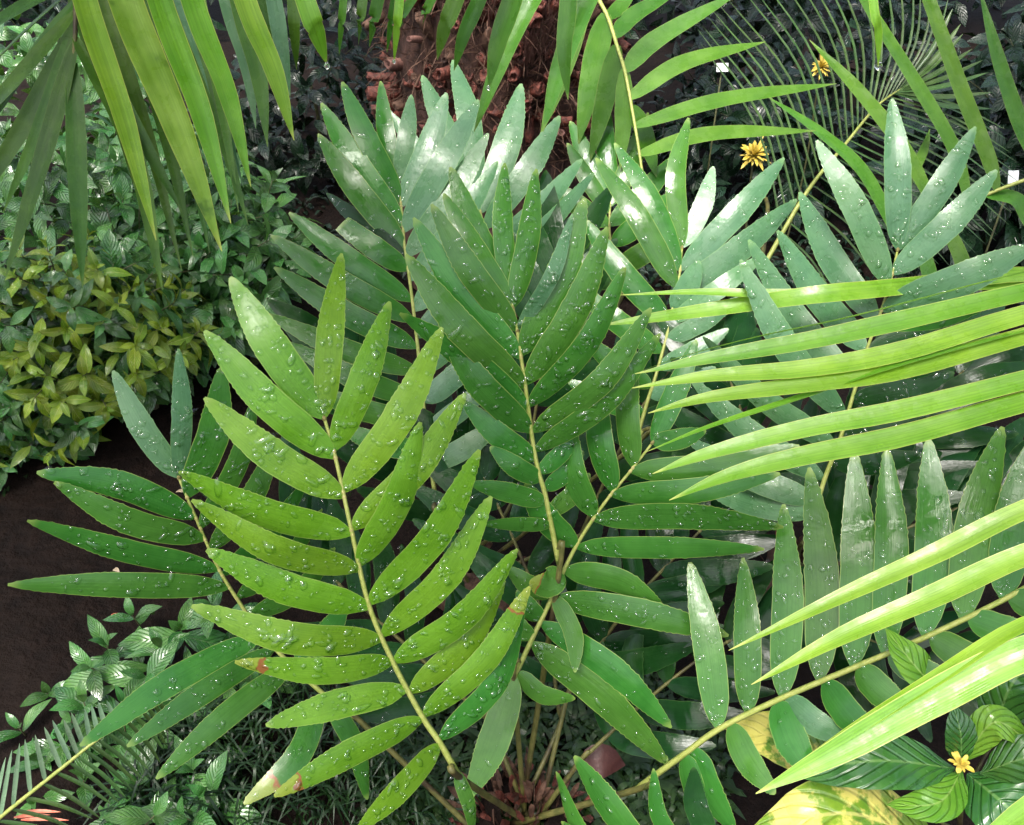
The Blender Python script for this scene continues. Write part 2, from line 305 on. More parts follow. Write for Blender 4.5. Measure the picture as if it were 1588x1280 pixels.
class Frond:
    """rachis given as (px, py, depth); leaflets are added by pixel, their depth comes from the frond's own plane"""
    def __init__(self, parent, rach, r0=.004, r1=.0018, petiole=None, roll=0.0, mat='stalk', lean=.55, wf=1.0):
        self.wf = wf
        self.px = spline(rach, 120); self.P = np.array([P(*q) for q in self.px]); self.roll = roll; self.lean = lean
        pts = self.P[::3]; rad = np.linspace(r0, r1, len(pts))
        if petiole is not None:     # rachis[0] is the lower end; carry it on down to the plant's base
            pt = spline([petiole[0]]+list(petiole[1:])+[self.P[0], self.P[6]], 16)[:-2]
            pts = np.vstack([pt, pts]); rad = np.concatenate([np.linspace(r0*1.25, r0, len(pt)), rad])
        V, Fc = tube_vf(pts, rad, 6); self.o = obj('frond', V, Fc, M[mat], parent, self.P[0]); self.acc = []; self.n = 0
        if petiole is not None and mat != 'stalk_old':
            self.o.data.materials.append(M['stalk_old'])
            for k, f in enumerate(self.o.data.polygons):
                if k < (len(pt)-1)*6: f.material_index = 1
        self.nodes = []
    def leaf(self, bx, by, tx, ty, w, side=None, bend=None, dz=0.0, mat='mid', kind='zamia', keel=.12, drops=0, arch=None, tw=0.0, dsize=.0046, cup=None, fold=0.0, mid=None):
        g = np.random.default_rng(int(bx*7+by*13+tx*3+ty) & 0xffff)
        i = int(np.argmin(((self.px[:, :2]-[bx, by])**2).sum(1))); i = min(max(i, 1), 118)
        T = nrm(self.P[i+1]-self.P[i-1]); B = self.P[i]; d0 = self.px[i, 2]
        view = nrm(CAM-B); N = view*(1-self.lean)+ZUP*self.lean; N = nrm(N-T*(N@T)); N = rot(N, T, self.roll)
        Lt = np.cross(T, N); tpx = self.px[i+1, :2]-self.px[i-1, :2]
        sd = side or (1 if (tpx[0]*(ty-self.px[i, 1])-tpx[1]*(tx-self.px[i, 0])) > 0 else -1)
        Lr = Lt if (Lt@RIGHT)*(Lt@RIGHT) >= 0 else Lt
        # lateral direction on the leaflet's own side
        q = P(tx, ty, d0)-B
        if Lr@q < 0: Lr = -Lr
        lat = Lr*math.cos(keel)+N*math.sin(keel); pn = nrm(np.cross(T, lat)); 
        if pn@view < 0: pn = -pn
        r = ray(tx, ty); den = r@pn; ln = np.linalg.norm(q)
        d1 = ((B-CAM)@pn)/den if abs(den) > .05 else d0
        d1 = float(np.clip(d1, d0-.45*ln, d0+.45*ln))+dz
        E = P(tx, ty, d1)
        if bend is None: bend = .045*sd
        ch = np.array([tx-self.px[i, 0], ty-self.px[i, 1]]); pp = np.array([-ch[1], ch[0]])*bend
        mx_, my_ = (self.px[i, 0]+tx)/2+pp[0], (self.px[i, 1]+ty)/2+pp[1]
        am = (.085 if arch is None else arch)*ln*(.4+1.0*g.random())
        Mi = P(mx_, my_, (d0+d1)/2)+pn*am
        W = w*((d0+d1)/2)/F*1.04*self.wf
        pn2 = rot(pn, E-B, tw + .16*sd + g.normal(0, .07))
        if pn2@view < .12: pn2 = nrm(pn2+view*.35)
        V, n, uv = blade([B, Mi, E], pn2, W, kind, ZROWS if kind in ('zamia', 'cut') else PROWS, fold, (-.05 if cup is None else cup)*g.uniform(.3, 1.6), 0, g.normal(0, .18), 4, g if kind in ('zamia', 'cut') else None)
        rr, cc, _ = V.shape
        o = obj('leaflet', V.reshape(-1, 3), grid_faces(rr, cc), M[mat], self.o, B, uv.reshape(-1, 2)); self.n += 1
        if drops: drops_on(V, n, int(drops*ln/.2), dsize, self.acc, g)
        self.nodes.append((B, T))
        return o
    def strip(self, pts, w, N=None, mat='lime', fold=.12, kind='palm', base=None, tw=0.0, drops=0, dsize=.002, rows=None):
        """a palm leaflet through pixel points (px, py, depth), first point at the rachis"""
        g = np.random.default_rng(int(abs(pts[-1][0])*7+abs(pts[-1][1])*13) & 0xffff)
        c = [P(*q) for q in pts]
        if base is not None: c = [base]+c
        view = nrm(CAM-c[len(c)//2]); n0 = nrm(view*.55+ZUP*.6) if N is None else N
        n0 = rot(n0, nrm(c[-1]-c[0]), tw)
        dm = np.mean([q[2] for q in pts])
        V, n, uv = blade(c, n0, w*dm/F*1.06, kind, PROWS if rows is None else rows, fold, -.02, 0, g.normal(0, .12))
        rr, cc, _ = V.shape
        o = obj('leaflet', V.reshape(-1, 3), grid_faces(rr, cc), M[mat], self.o, c[0], uv.reshape(-1, 2))
        if drops: drops_on(V, n, drops, dsize, self.acc, g)
        return o
    def finish(self, node_r=.0032):
        if self.nodes:      # swollen joints where leaflets meet the rachis
            V = []; Fc = []
            for B, T in self.nodes:
                a = nrm(np.cross(T, [.3, .5, .8])); b = np.cross(T, a); o = len(V)
                for k, (z, q) in enumerate(((-1.3, .35), (-.3, 1), (.6, .85), (1.4, .3))):
                    for j in range(6):
                        t = 2*math.pi*j/6; V.append(B+T*z*node_r+(a*math.cos(t)+b*math.sin(t))*node_r*q)
                for k in range(3):
                    for j in range(6): Fc.append((o+k*6+j, o+k*6+(j+1) % 6, o+k*6+6+(j+1) % 6, o+k*6+6+j))
            tag(obj('leaflet_joint', V, Fc, M['node'], self.o, self.P[0]), kind='stuff')
        drops_mesh(self.acc, self.o, self.P[0])

# ------------------------------------------------------------------ ground
ax = np.unique(np.concatenate([-np.geomspace(3.2, 60, 14), np.linspace(-3, 3.4, 150), np.geomspace(3.6, 60, 14)]))
ay = np.unique(np.concatenate([-np.geomspace(1, 40, 8), np.linspace(-.8, 5, 140), np.geomspace(5.3, 90, 14)]))
X, Y = np.meshgrid(ax, ay); Z = np.zeros_like(X)
for k in range(26):
    fx, fy = rng.normal(0, 1, 2)*rng.choice([2, 5, 11, 22]); Z += np.sin(X*fx+Y*fy+rng.uniform(0, 6))*.05/max(4, math.hypot(fx, fy))
Z = np.clip(Z, -.05, .05)
ob = obj('ground', np.stack([X, Y, Z], -1).reshape(-1, 3), grid_faces(len(ay), len(ax)), M['soil'], None, (0, 0, 0)); tag(ob, kind='structure')

# ------------------------------------------------------------------ broad-leaved cycads
BASE_MAIN = PG(815, 1300); BASE_BACK = PG(735, 905); BASE_RIGHT = PG(1235, 905)
main = empty('cycad', BASE_MAIN, 'large cycad with a yellow-green front frond and toothed rain-beaded leaflets beside the bare soil', 'cycad', 'cycads with toothed leaflets')
back = empty('cycad', BASE_BACK, 'cycad with grey-green fanned leaflets in front of the reddish shaggy trunk', 'cycad', 'cycads with toothed leaflets')
right = empty('cycad', BASE_RIGHT, 'cycad behind the lime palm leaflets, its frond tip against the fine feathery frond', 'cycad', 'cycads with toothed leaflets')
def foot(b, k): return [b+np.array([rng.normal(0, .025), rng.normal(0, .025), .03])]
def add(fr, rows, **kw):
    for r in rows:
        e = dict(kw); 
        if len(r) > 5: e.update(r[5])
        fr.leaf(*r[:5], **e)

# front yellow-green frond
A = Frond(main, [(712, 1205, 1.27), (682, 1152, 1.25), (655, 1112, 1.24), (610, 1028, 1.21), (572, 938, 1.18), (545, 822, 1.15), (519, 705, 1.14), (502, 646, 1.14)], .0046, .0022, foot(BASE_MAIN, (-.02, -.06, .25)), wf=0.88)
add(A, [(503, 650, 357, 430, 60), (519, 708, 317, 513, 58), (531, 772, 317, 617, 56), (546, 828, 277, 732, 58), (554, 884, 297, 776, 56), (572, 946, 320, 853, 58), (590, 992, 297, 940, 56),
        (611, 1028, 364, 1027, 52, dict(mat='bright_band', bend=-.02)), (632, 1072, 412, 1125, 52, dict(bend=.04)), (655, 1115, 425, 1235, 52, dict(mat='bright_band', bend=.04)),
        (683, 1155, 553, 1290, 54, dict(bend=.03)), (706, 1195, 735, 1300, 30, dict(mat='mid', bend=-.03)),
        (505, 645, 530, 393, 46, dict(bend=-.01)), (522, 700, 605, 468, 52, dict(bend=.02)), (536, 762, 686, 508, 56), (548, 822, 722, 610, 54, dict(dz=.02)), (560, 880, 652, 655, 60, dict(bend=.06)), (575, 935, 744, 698, 62, dict(bend=.06)),
        (594, 985, 762, 770, 58, dict(bend=.06)), (612, 1028, 803, 852, 60, dict(bend=.06)), (637, 1072, 783, 900, 55, dict(bend=.05, dz=.025)), (658, 1110, 822, 910, 52, dict(bend=.05, mat='bright_band')),
        (685, 1148, 814, 935, 52, dict(bend=.06, mat='mid', dz=.05))], mat='bright', drops=44, keel=.1)
A.finish()
# centre frond
B = Frond(main, [(868, 880, 1.46), (856, 820, 1.44), (845, 765, 1.42), (836, 735, 1.41), (827, 690, 1.4), (815, 600, 1.37), (807, 548, 1.36), (800, 500, 1.35), (789, 452, 1.35)], .0046, .0022, foot(BASE_MAIN, (.0, .1, .3)), wf=0.8)
add(B, [(789, 455, 698, 259, 50), (796, 478, 688, 300, 46), (803, 512, 669, 317, 50), (806, 555, 641, 338, 54), (812, 600, 629, 395, 60), (816, 636, 620, 486, 56, dict(bend=.03)), (822, 674, 686, 516, 56),
        (828, 715, 717, 622, 46), (836, 748, 760, 693, 40), (848, 782, 728, 749, 40, dict(bend=.02)), (855, 815, 746, 813, 32, dict(bend=.05))], mat='mid', drops=26, keel=.1)
add(B, [(791, 450, 783, 253, 40, dict(bend=-.03)), (795, 478, 832, 262, 46, dict(bend=.03)), (803, 512, 888, 332, 30, dict(bend=.05, mat='blue')), (808, 553, 907, 308, 62, dict(bend=.04)), (815, 597, 942, 352, 58, dict(bend=.05)),
        (820, 632, 970, 415, 52, dict(bend=.06)), (827, 668, 1010, 478, 52, dict(bend=.06)), (834, 700, 1024, 518, 50, dict(bend=.05)), (841, 732, 900, 660, 38, dict(dz=.03)), (847, 758, 905, 700, 38, dict(dz=.04)), (856, 795, 915, 735, 42, dict(dz=.05))],
    mat='mid', drops=62, keel=.1)
B.finish()
# frond rising to the right from the centre
C = Frond(main, [(797, 1052, 1.52), (828, 985, 1.5), (850, 940, 1.49), (872, 890, 1.48), (893, 848, 1.47), (920, 805, 1.45), (947, 768, 1.44), (980, 728, 1.43), (1014, 684, 1.42)], .0044, .002, foot(BASE_MAIN, (0, .02, .3)), wf=0.97)
add(C, [(893, 848, 815, 750, 44, dict(dz=-.06)), (920, 803, 880, 672, 46, dict(kind='cut', dz=-.02)), (947, 762, 930, 590, 44), (980, 722, 984, 540, 40), (1013, 685, 1080, 527, 36, dict(bend=.02)),
        (857, 925, 786, 880, 38), (840, 962, 802, 915, 36), (826, 992, 792, 948, 34), (874, 885, 821, 903, 46, dict(mat='mid_band', dz=-.05, bend=-.2))], mat='mid', drops=30, keel=.2)
add(C, [(980, 735, 1240, 692, 44, dict(bend=.05)), (950, 772, 1210, 735, 40, dict(bend=.03)), (922, 806, 1215, 818, 46, dict(bend=-.05, drops=50)), (895, 851, 1185, 852, 38, dict(bend=-.03)), (878, 888, 1037, 954, 44, dict(bend=-.12)),
        (860, 932, 1130, 986, 46, dict(bend=-.05, drops=40)), (840, 968, 1041, 1129, 46, dict(bend=-.08)), (827, 1000, 1036, 1186, 54, dict(bend=-.06, drops=36)), (800, 1045, 892, 1084, 36, dict(bend=.12)),
        (862, 925, 892, 1043, 32, dict(bend=-.12, mat='mid', dz=-.05)), (797, 1045, 726, 1238, 50, dict(bend=-.03, dz=-.06)), (1017, 684, 1095, 668, 34)], mat='mid', drops=12, keel=-.15)
C.finish()
# frond leaning out to the right edge
D = Frond(main, [(985, 1225, 1.45), (1058, 1172, 1.4), (1118, 1129, 1.37), (1212, 1083, 1.33), (1323, 1036, 1.28), (1427, 992, 1.24), (1555, 931, 1.2), (1700, 850, 1.15)], .005, .0035, foot(BASE_MAIN, (.06, 0, .22)), wf=1.02)
add(D, [(1114, 1128, 1070, 872, 44), (1158, 1105, 1152, 865, 40), (1210, 1080, 1215, 782, 46), (1268, 1056, 1255, 725, 49), (1320, 1034, 1325, 700, 51), (1372, 1012, 1375, 695, 47), (1430, 988, 1440, 680, 51),
        (1490, 958, 1555, 662, 53, dict(bend=-.03)), (1553, 930, 1612, 668, 53, dict(bend=-.03)), (1610, 902, 1680, 640, 53), (1665, 870, 1740, 620, 50)], mat='mid', drops=52, keel=.25, tw=0, side=1)
add(D, [(1062, 1172, 1100, 1270, 40), (1078, 1163, 1140, 1292, 48), (1132, 1125, 1202, 1232, 42), (1205, 1088, 1262, 1205, 52), (1222, 1082, 1322, 1150, 40, dict(mat='blue')), (1275, 1058, 1375, 1158, 48),
        (1330, 1033, 1412, 1105, 48), (1375, 1013, 1495, 1065, 44), (1440, 986, 1572, 1045, 46), (1500, 958, 1625, 990, 46), (1560, 930, 1690, 950, 46)], mat='mid', drops=8, keel=-.2)
D.finish()
# left frond over the bare soil
I = Frond(main, [(560, 1120, 1.5), (500, 1075, 1.48), (440, 1020, 1.46), (400, 975, 1.44), (375, 940, 1.42), (338, 880, 1.39), (298, 790, 1.36), (276, 738, 1.35)], .0042, .002, foot(BASE_MAIN, (-.1, .03, .3)), wf=0.86)
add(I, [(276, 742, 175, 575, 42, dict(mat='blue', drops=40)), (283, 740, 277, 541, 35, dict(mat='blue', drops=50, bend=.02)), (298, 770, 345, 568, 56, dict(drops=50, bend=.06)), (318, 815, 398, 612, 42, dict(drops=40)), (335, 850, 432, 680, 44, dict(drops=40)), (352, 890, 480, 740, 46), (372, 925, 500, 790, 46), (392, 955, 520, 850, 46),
        (302, 806, 57, 733, 50, dict(bend=.07, drops=50)), (316, 840, 84, 748, 50, dict(bend=-.05, drops=36, dz=-.01)), (336, 886, 42, 808, 48, dict(bend=-.02)), (352, 912, 12, 907, 47, dict(bend=.02)),
        (408, 985, 124, 1157, 48, dict(bend=.05)), (425, 1008, 197, 1158, 44, dict(bend=.03)), (452, 1030, 242, 1208, 46, dict(bend=.04)), (500, 1078, 378, 1247, 46, dict(mat='mid_band', bend=-.1)),
        (460, 1032, 540, 930, 44), (510, 1078, 570, 1240, 44)], mat='mid', drops=26, keel=.05)
I.finish()
# short frond at the lower edge
J = Frond(main, [(960, 1400, 1.3), (1030, 1345, 1.26), (1085, 1310, 1.24), (1140, 1280, 1.22)], .004, .002, foot(BASE_MAIN, (.05, -.1, .15)))
add(J, [(1020, 1350, 890, 1173, 52, dict(bend=.04)), (985, 1380, 862, 1197, 44), (1060, 1325, 1013, 1192, 34, dict(bend=-.1)), (1000, 1365, 870, 1275, 46), (1100, 1300, 1075, 1190, 44, dict(mat='deep'))], mat='mid', drops=16, keel=.1)
J.finish()
# back-left frond
E = Frond(back, [(680, 800, 1.68), (672, 750, 1.68), (668, 720, 1.68), (658, 640, 1.68), (648, 540, 1.69), (636, 440, 1.71), (629, 395, 1.72), (625, 355, 1.73), (622, 318, 1.74), (617, 280, 1.75)], .0046, .0022, foot(BASE_BACK, (0, -.05, .3)), wf=0.8)
add(E, [(617, 282, 590, 126, 34), (621, 316, 531, 127, 44), (624, 352, 498, 160, 46), (626, 385, 493, 208, 46), (629, 398, 506, 300, 32, dict(mat='deep', dz=.04)), (632, 420, 530, 346, 44, dict(kind='cut')), (636, 465, 448, 330, 44),
        (640, 500, 420, 365, 44), (646, 540, 425, 415, 46), (650, 580, 412, 487, 42), (655, 620, 440, 530, 42), (660, 660, 470, 600, 42), (665, 700, 520, 660, 42)], mat='mid', drops=22, keel=.1)
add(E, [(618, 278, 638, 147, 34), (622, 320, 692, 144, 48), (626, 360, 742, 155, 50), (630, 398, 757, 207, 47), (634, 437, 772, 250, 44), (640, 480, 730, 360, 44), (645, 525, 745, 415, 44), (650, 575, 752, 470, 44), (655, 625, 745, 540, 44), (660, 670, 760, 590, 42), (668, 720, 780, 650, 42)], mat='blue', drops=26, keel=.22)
E.finish()
# frond behind it
Fd = Frond(back, [(790, 520, 2.0), (770, 440, 2.0), (752, 360, 2.0), (738, 295, 2.02)], .004, .002, foot(BASE_BACK, (.05, .05, .35)), wf=0.82)
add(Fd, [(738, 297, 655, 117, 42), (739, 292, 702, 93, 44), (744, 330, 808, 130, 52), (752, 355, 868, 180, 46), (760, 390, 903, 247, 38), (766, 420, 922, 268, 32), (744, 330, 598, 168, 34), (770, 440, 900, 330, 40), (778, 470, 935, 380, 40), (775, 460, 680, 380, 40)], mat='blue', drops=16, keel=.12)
Fd.finish()
# frond in the gap right of the centre
G = Frond(back, [(985, 690, 1.74), (1005, 620, 1.74), (1015, 590, 1.74), (1033, 525, 1.75), (1045, 470, 1.76), (1054, 425, 1.77), (1058, 382, 1.78)], .004, .002, foot(BASE_BACK, (.12, 0, .35)), wf=0.78)
add(G, [(1058, 384, 1068, 183, 38, dict(bend=-.09)), (1052, 420, 953, 222, 42, dict(bend=.02)), (1040, 445, 924, 245, 44, dict(bend=.0)), (1030, 500, 905, 340, 48), (1022, 545, 890, 440, 44), (1010, 600, 900, 520, 42), (1000, 640, 880, 590, 42)], mat='mid', drops=34, keel=.1)
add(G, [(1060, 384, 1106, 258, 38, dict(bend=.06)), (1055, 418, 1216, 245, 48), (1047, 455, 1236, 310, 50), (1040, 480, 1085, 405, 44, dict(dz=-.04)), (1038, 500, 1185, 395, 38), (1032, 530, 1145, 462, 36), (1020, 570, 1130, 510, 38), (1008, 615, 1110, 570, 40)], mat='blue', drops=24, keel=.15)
G.finish()
# another one half hidden behind (tips above the gap)
G2 = Frond(back, [(960, 470, 2.05), (950, 400, 2.05), (945, 350, 2.06), (948, 300, 2.08)], .0036, .002, foot(BASE_BACK, (.16, .1, .4)), wf=0.85)
add(G2, [(948, 305, 884, 188, 34), (947, 330, 880, 222, 30), (948, 302, 940, 160, 34), (950, 320, 1005, 175, 36), (948, 350, 1050, 240, 38), (950, 380, 1040, 300, 38), (952, 420, 1060, 345, 40), (945, 350, 850, 280, 36), (950, 400, 850, 340, 40), (955, 440, 850, 400, 40)], mat='mid', drops=10, keel=.1)
G2.finish()
# upper right frond
H = Frond(right, [(1262, 800, 1.52), (1280, 740, 1.52), (1300, 690, 1.51), (1312, 650, 1.5), (1330, 590, 1.49), (1345, 540, 1.48), (1362, 495, 1.47), (1380, 440, 1.46), (1393, 384, 1.46)], .0042, .002, foot(BASE_RIGHT, (0, -.1, .35)), wf=0.87)
add(H, [(1391, 386, 1383, 153, 43, dict(bend=.0, dz=-.02)), (1377, 445, 1266, 218, 45, dict(bend=.02, dz=-.02)), (1360, 500, 1240, 298, 46, dict(dz=.12)), (1347, 545, 1205, 358, 48, dict(dz=.14)), (1328, 600, 1161, 372, 45, dict(dz=.14)), (1312, 652, 1148, 403, 47, dict(dz=-.06, arch=.1)),
        (1296, 695, 1090, 523, 45, dict(dz=.02)), (1280, 745, 1072, 590, 44, dict(dz=.04)), (1270, 780, 1065, 680, 44, dict(dz=.06)), (1262, 800, 1080, 750, 44, dict(dz=.06)),
        (1395, 384, 1513, 197, 43, dict(bend=.03)), (1385, 425, 1546, 264, 47, dict(bend=.04)), (1370, 482, 1605, 380, 58, dict(bend=.03)), (1362, 500, 1540, 470, 44, dict(mat='mid', dz=.06)), (1350, 545, 1500, 480, 40, dict(dz=.05, mat='deep')),
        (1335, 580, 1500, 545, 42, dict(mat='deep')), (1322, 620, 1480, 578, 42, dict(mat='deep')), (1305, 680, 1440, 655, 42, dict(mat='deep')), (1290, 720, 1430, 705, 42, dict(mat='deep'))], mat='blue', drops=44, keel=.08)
H.finish()

# older fronds low in the clump: rachis by pixel and depth, paired leaflets along it
def auto_frond(parent, base, rach, length, w, n, mat='deep', ang=52, drops=0, kick=(0, 0, .25), keel=.05, tip=True):
    fr = Frond(parent, rach, .004, .0022, foot(base, kick), mat='stalk_old', wf=.88)
    for k in range(n):
        t = .12+.86*k/(n-1); i = int(t*117)+1; p = fr.px[i, :2]; tp = nrm(fr.px[i+1, :2]-fr.px[i-1, :2])
        for sg in (-1, 1):
            a = math.radians((ang*(1-.45*t)+rng.normal(0, 5))*sg); c, s = math.cos(a), math.sin(a)
            dr = np.array([tp[0]*c-tp[1]*s, tp[0]*s+tp[1]*c]); l = length*(.75+.25*math.sin(math.pi*min(1, t+.2)))*rng.uniform(.85, 1.1)
            fr.leaf(p[0], p[1], p[0]+dr[0]*l, p[1]+dr[1]*l, w*rng.uniform(.85, 1.1), mat=mat, keel=keel, drops=drops, side=sg)
    fr.finish(); return fr
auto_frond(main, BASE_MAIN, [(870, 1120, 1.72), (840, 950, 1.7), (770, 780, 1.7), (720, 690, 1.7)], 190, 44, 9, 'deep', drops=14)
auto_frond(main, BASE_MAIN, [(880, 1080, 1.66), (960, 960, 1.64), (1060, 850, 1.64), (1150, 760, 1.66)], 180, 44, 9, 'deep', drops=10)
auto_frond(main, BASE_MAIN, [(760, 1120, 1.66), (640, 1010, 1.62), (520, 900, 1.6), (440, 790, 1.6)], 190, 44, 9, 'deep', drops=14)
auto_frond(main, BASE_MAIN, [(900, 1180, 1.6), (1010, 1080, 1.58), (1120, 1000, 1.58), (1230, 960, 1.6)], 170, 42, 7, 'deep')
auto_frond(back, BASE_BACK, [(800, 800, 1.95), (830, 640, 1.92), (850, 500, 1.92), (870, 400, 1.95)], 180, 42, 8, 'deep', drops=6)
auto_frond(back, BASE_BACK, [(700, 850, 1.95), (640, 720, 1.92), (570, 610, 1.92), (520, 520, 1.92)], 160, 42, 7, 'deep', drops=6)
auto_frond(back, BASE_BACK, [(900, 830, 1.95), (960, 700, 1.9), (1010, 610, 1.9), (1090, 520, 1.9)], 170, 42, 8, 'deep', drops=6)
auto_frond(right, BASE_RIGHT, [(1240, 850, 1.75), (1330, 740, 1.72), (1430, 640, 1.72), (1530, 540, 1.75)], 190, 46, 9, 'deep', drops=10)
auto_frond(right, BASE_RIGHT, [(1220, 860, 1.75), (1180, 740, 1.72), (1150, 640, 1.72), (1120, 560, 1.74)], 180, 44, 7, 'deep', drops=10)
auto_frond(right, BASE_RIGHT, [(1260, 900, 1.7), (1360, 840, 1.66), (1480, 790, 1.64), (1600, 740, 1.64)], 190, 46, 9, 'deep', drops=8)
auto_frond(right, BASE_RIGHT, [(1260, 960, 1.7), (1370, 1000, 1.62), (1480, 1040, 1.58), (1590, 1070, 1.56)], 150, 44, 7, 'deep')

# swollen base of the main plant: brown fibrous crown with red-brown scales
def crown(parent, c, R, n, m1, m2):
    V = []; Fc = []
    for i in range(9):
        for j in range(14):
            t = i/8; a = 2*math.pi*j/14; r = R*math.sin(math.pi*(.12+.5*t))*(1+.18*math.sin(3*a+5*t)+rng.normal(0, .05))
            V.append(c+np.array([r*math.cos(a), r*math.sin(a), .11*(1-t)-.03]))
    for i in range(8):
        for j in range(14): Fc.append((i*14+j, i*14+(j+1) % 14, i*14+14+(j+1) % 14, i*14+14+j))
    obj('stem_base', V, Fc, m1, parent, c)
    for k in range(n):
        a = rng.uniform(0, 6.28); t = rng.uniform(.1, .9); p = c+np.array([R*t*math.cos(a), R*t*math.sin(a), .1*(1-t)+.01]); l = rng.uniform(.03, .07)
        dr = nrm(np.array([math.cos(a)*t, math.sin(a)*t, 1-.3*t])+rng.normal(0, .25, 3))
        Vb, nb, uv = blade([p, p+dr*l*.6, p+dr*l+np.array([0, 0, -.01])], nrm(np.array([math.cos(a), math.sin(a), .6])), rng.uniform(.008, .016), 'pinna', np.linspace(0, 1, 5), .2, 0, across=2)
        obj('scale_leaf', Vb.reshape(-1, 3), grid_faces(5, 3), m2 if k % 3 else M['stub'], parent, p, uv.reshape(-1, 2))
crown(main, BASE_MAIN, .12, 150, M['soil'], M['fibre_brown'])
crown(back, BASE_BACK, .10, 24, M['fibre_brown'], M['fibre_brown'])
crown(right, BASE_RIGHT, .10, 24, M['fibre_brown'], M['fibre_brown'])

# ------------------------------------------------------------------ palms
def palm_trunk(parent, base, top, r, m):
    c = spline([base, base*.5+top*.5+np.array([.04, .02, 0]), top], 26)
    rad = [r*(1.15-.25*i/25)*(1.07 if i % 2 else .97) for i in range(26)]
    V, Fc = tube_vf(c, rad, 14); obj('trunk', V, Fc, m, parent, base)
PLB = np.array([-1.95, .55, 0.]); PLT = PLB+np.array([.08, .06, 1.95])
pl = empty('palm', PLB, 'palm overhanging the leafy bush with long hanging yellow-green leaflets', 'palm')
palm_trunk(pl, PLB, PLT, .09, M['fibre_brown'])
PRB = np.array([1.95, .35, 0.]); PRT = PRB+np.array([-.1, .1, 1.9])
pr = empty('palm', PRB, 'palm reaching lime-green leaflets sideways over the cycad fronds', 'palm')
palm_trunk(pr, PRB, PRT, .09, M['fibre_brown'])

def tone(i): return 'lime_soft' if i % 3 == 1 else 'lime'
# hanging lime leaflets at the upper left
L1 = Frond(pl, [(-330, -330, 1.05), (0, -330, .98), (300, -280, .95), (560, -240, 1.0), (800, -230, 1.15), (1000, -230, 1.3), (1400, -200, 1.35)], .008, .003, [PLT, PLT+np.array([.3, .2, .12])])
def hang(fr, tx, ty, x0, w, mat='lime', dd=0.0, tw=0.0, fold=.14, base=None, bow=0.0, drops=0):
    """leaflet hanging from the rachis, crossing the top edge at x0 and ending at (tx, ty)"""
    k = (x0-tx)/max(ty, 40); bx = base if base is not None else x0+k*260
    i = int(np.argmin(abs(fr.px[:, 0]-bx))); d = fr.px[i, 2]
    m1 = (x0+(0 if ty > 120 else 0), 0, d+.01+dd); m2 = ((x0+tx)/2+bow, ty/2, d+.03+dd)
    return fr.strip([m1, m2, (tx, ty, d+.06+dd)], w, mat=mat, base=fr.P[i], tw=tw, fold=fold, drops=drops, dsize=.0016)
for i, (tx, ty, x0, ww, mt, dd, bow) in enumerate([(242, 373, 130, 37, 'lime', 0, 6), (344, 390, 192, 54, 'lime_soft', .01, 4), (358, 347, 246, 39, 'lime', .02, 8), (389, 290, 296, 38, 'lime', .02, 8), (456, 218, 378, 36, 'lime', .03, 6),
        (507, 100, 473, 30, 'lime', .03, 0), (526, 86, 533, 12, 'palm', .05, 0), (556, 70, 563, 15, 'palm', .02, 0), (573, 73, 587, 19, 'palm', .03, 0), (611, 98, 620, 14, 'lime', .03, 0), (600, 82, 612, 12, 'palm', .05, 0), (678, 93, 708, 28, 'palm', .05, -3), (704, 110, 744, 24, 'palm', .06, -4),
        (757, 140, 796, 32, 'palm', .04, -4), (881, 155, 882, 27, 'palm', .03, -6), (1362, 104, 1354, 13, 'lime', 0, 4)]):
    hang(L1, tx, ty, x0, ww, mt, dd, tw=(-.35 if i < 5 else .1), bow=bow)
# a second, farther row of shaded leaflets behind them
L2 = Frond(pl, [(-330, -300, 1.25), (0, -290, 1.22), (300, -240, 1.2), (600, -200, 1.25), (860, -180, 1.6), (1000, -160, 1.8)], .007, .003, [PLT, PLT+np.array([.25, .35, .1])])
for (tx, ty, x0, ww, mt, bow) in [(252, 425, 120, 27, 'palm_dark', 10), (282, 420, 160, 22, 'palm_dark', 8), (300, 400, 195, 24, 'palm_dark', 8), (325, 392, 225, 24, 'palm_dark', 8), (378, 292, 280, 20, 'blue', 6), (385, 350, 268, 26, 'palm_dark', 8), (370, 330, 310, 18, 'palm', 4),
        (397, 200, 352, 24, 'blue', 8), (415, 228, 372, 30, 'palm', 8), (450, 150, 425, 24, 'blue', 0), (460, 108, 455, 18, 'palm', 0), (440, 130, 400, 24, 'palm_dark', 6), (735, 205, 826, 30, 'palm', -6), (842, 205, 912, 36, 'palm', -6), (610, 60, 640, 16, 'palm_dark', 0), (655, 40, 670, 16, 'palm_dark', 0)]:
    hang(L2, tx, ty, x0, ww, mt, .02, tw=.15, bow=bow)
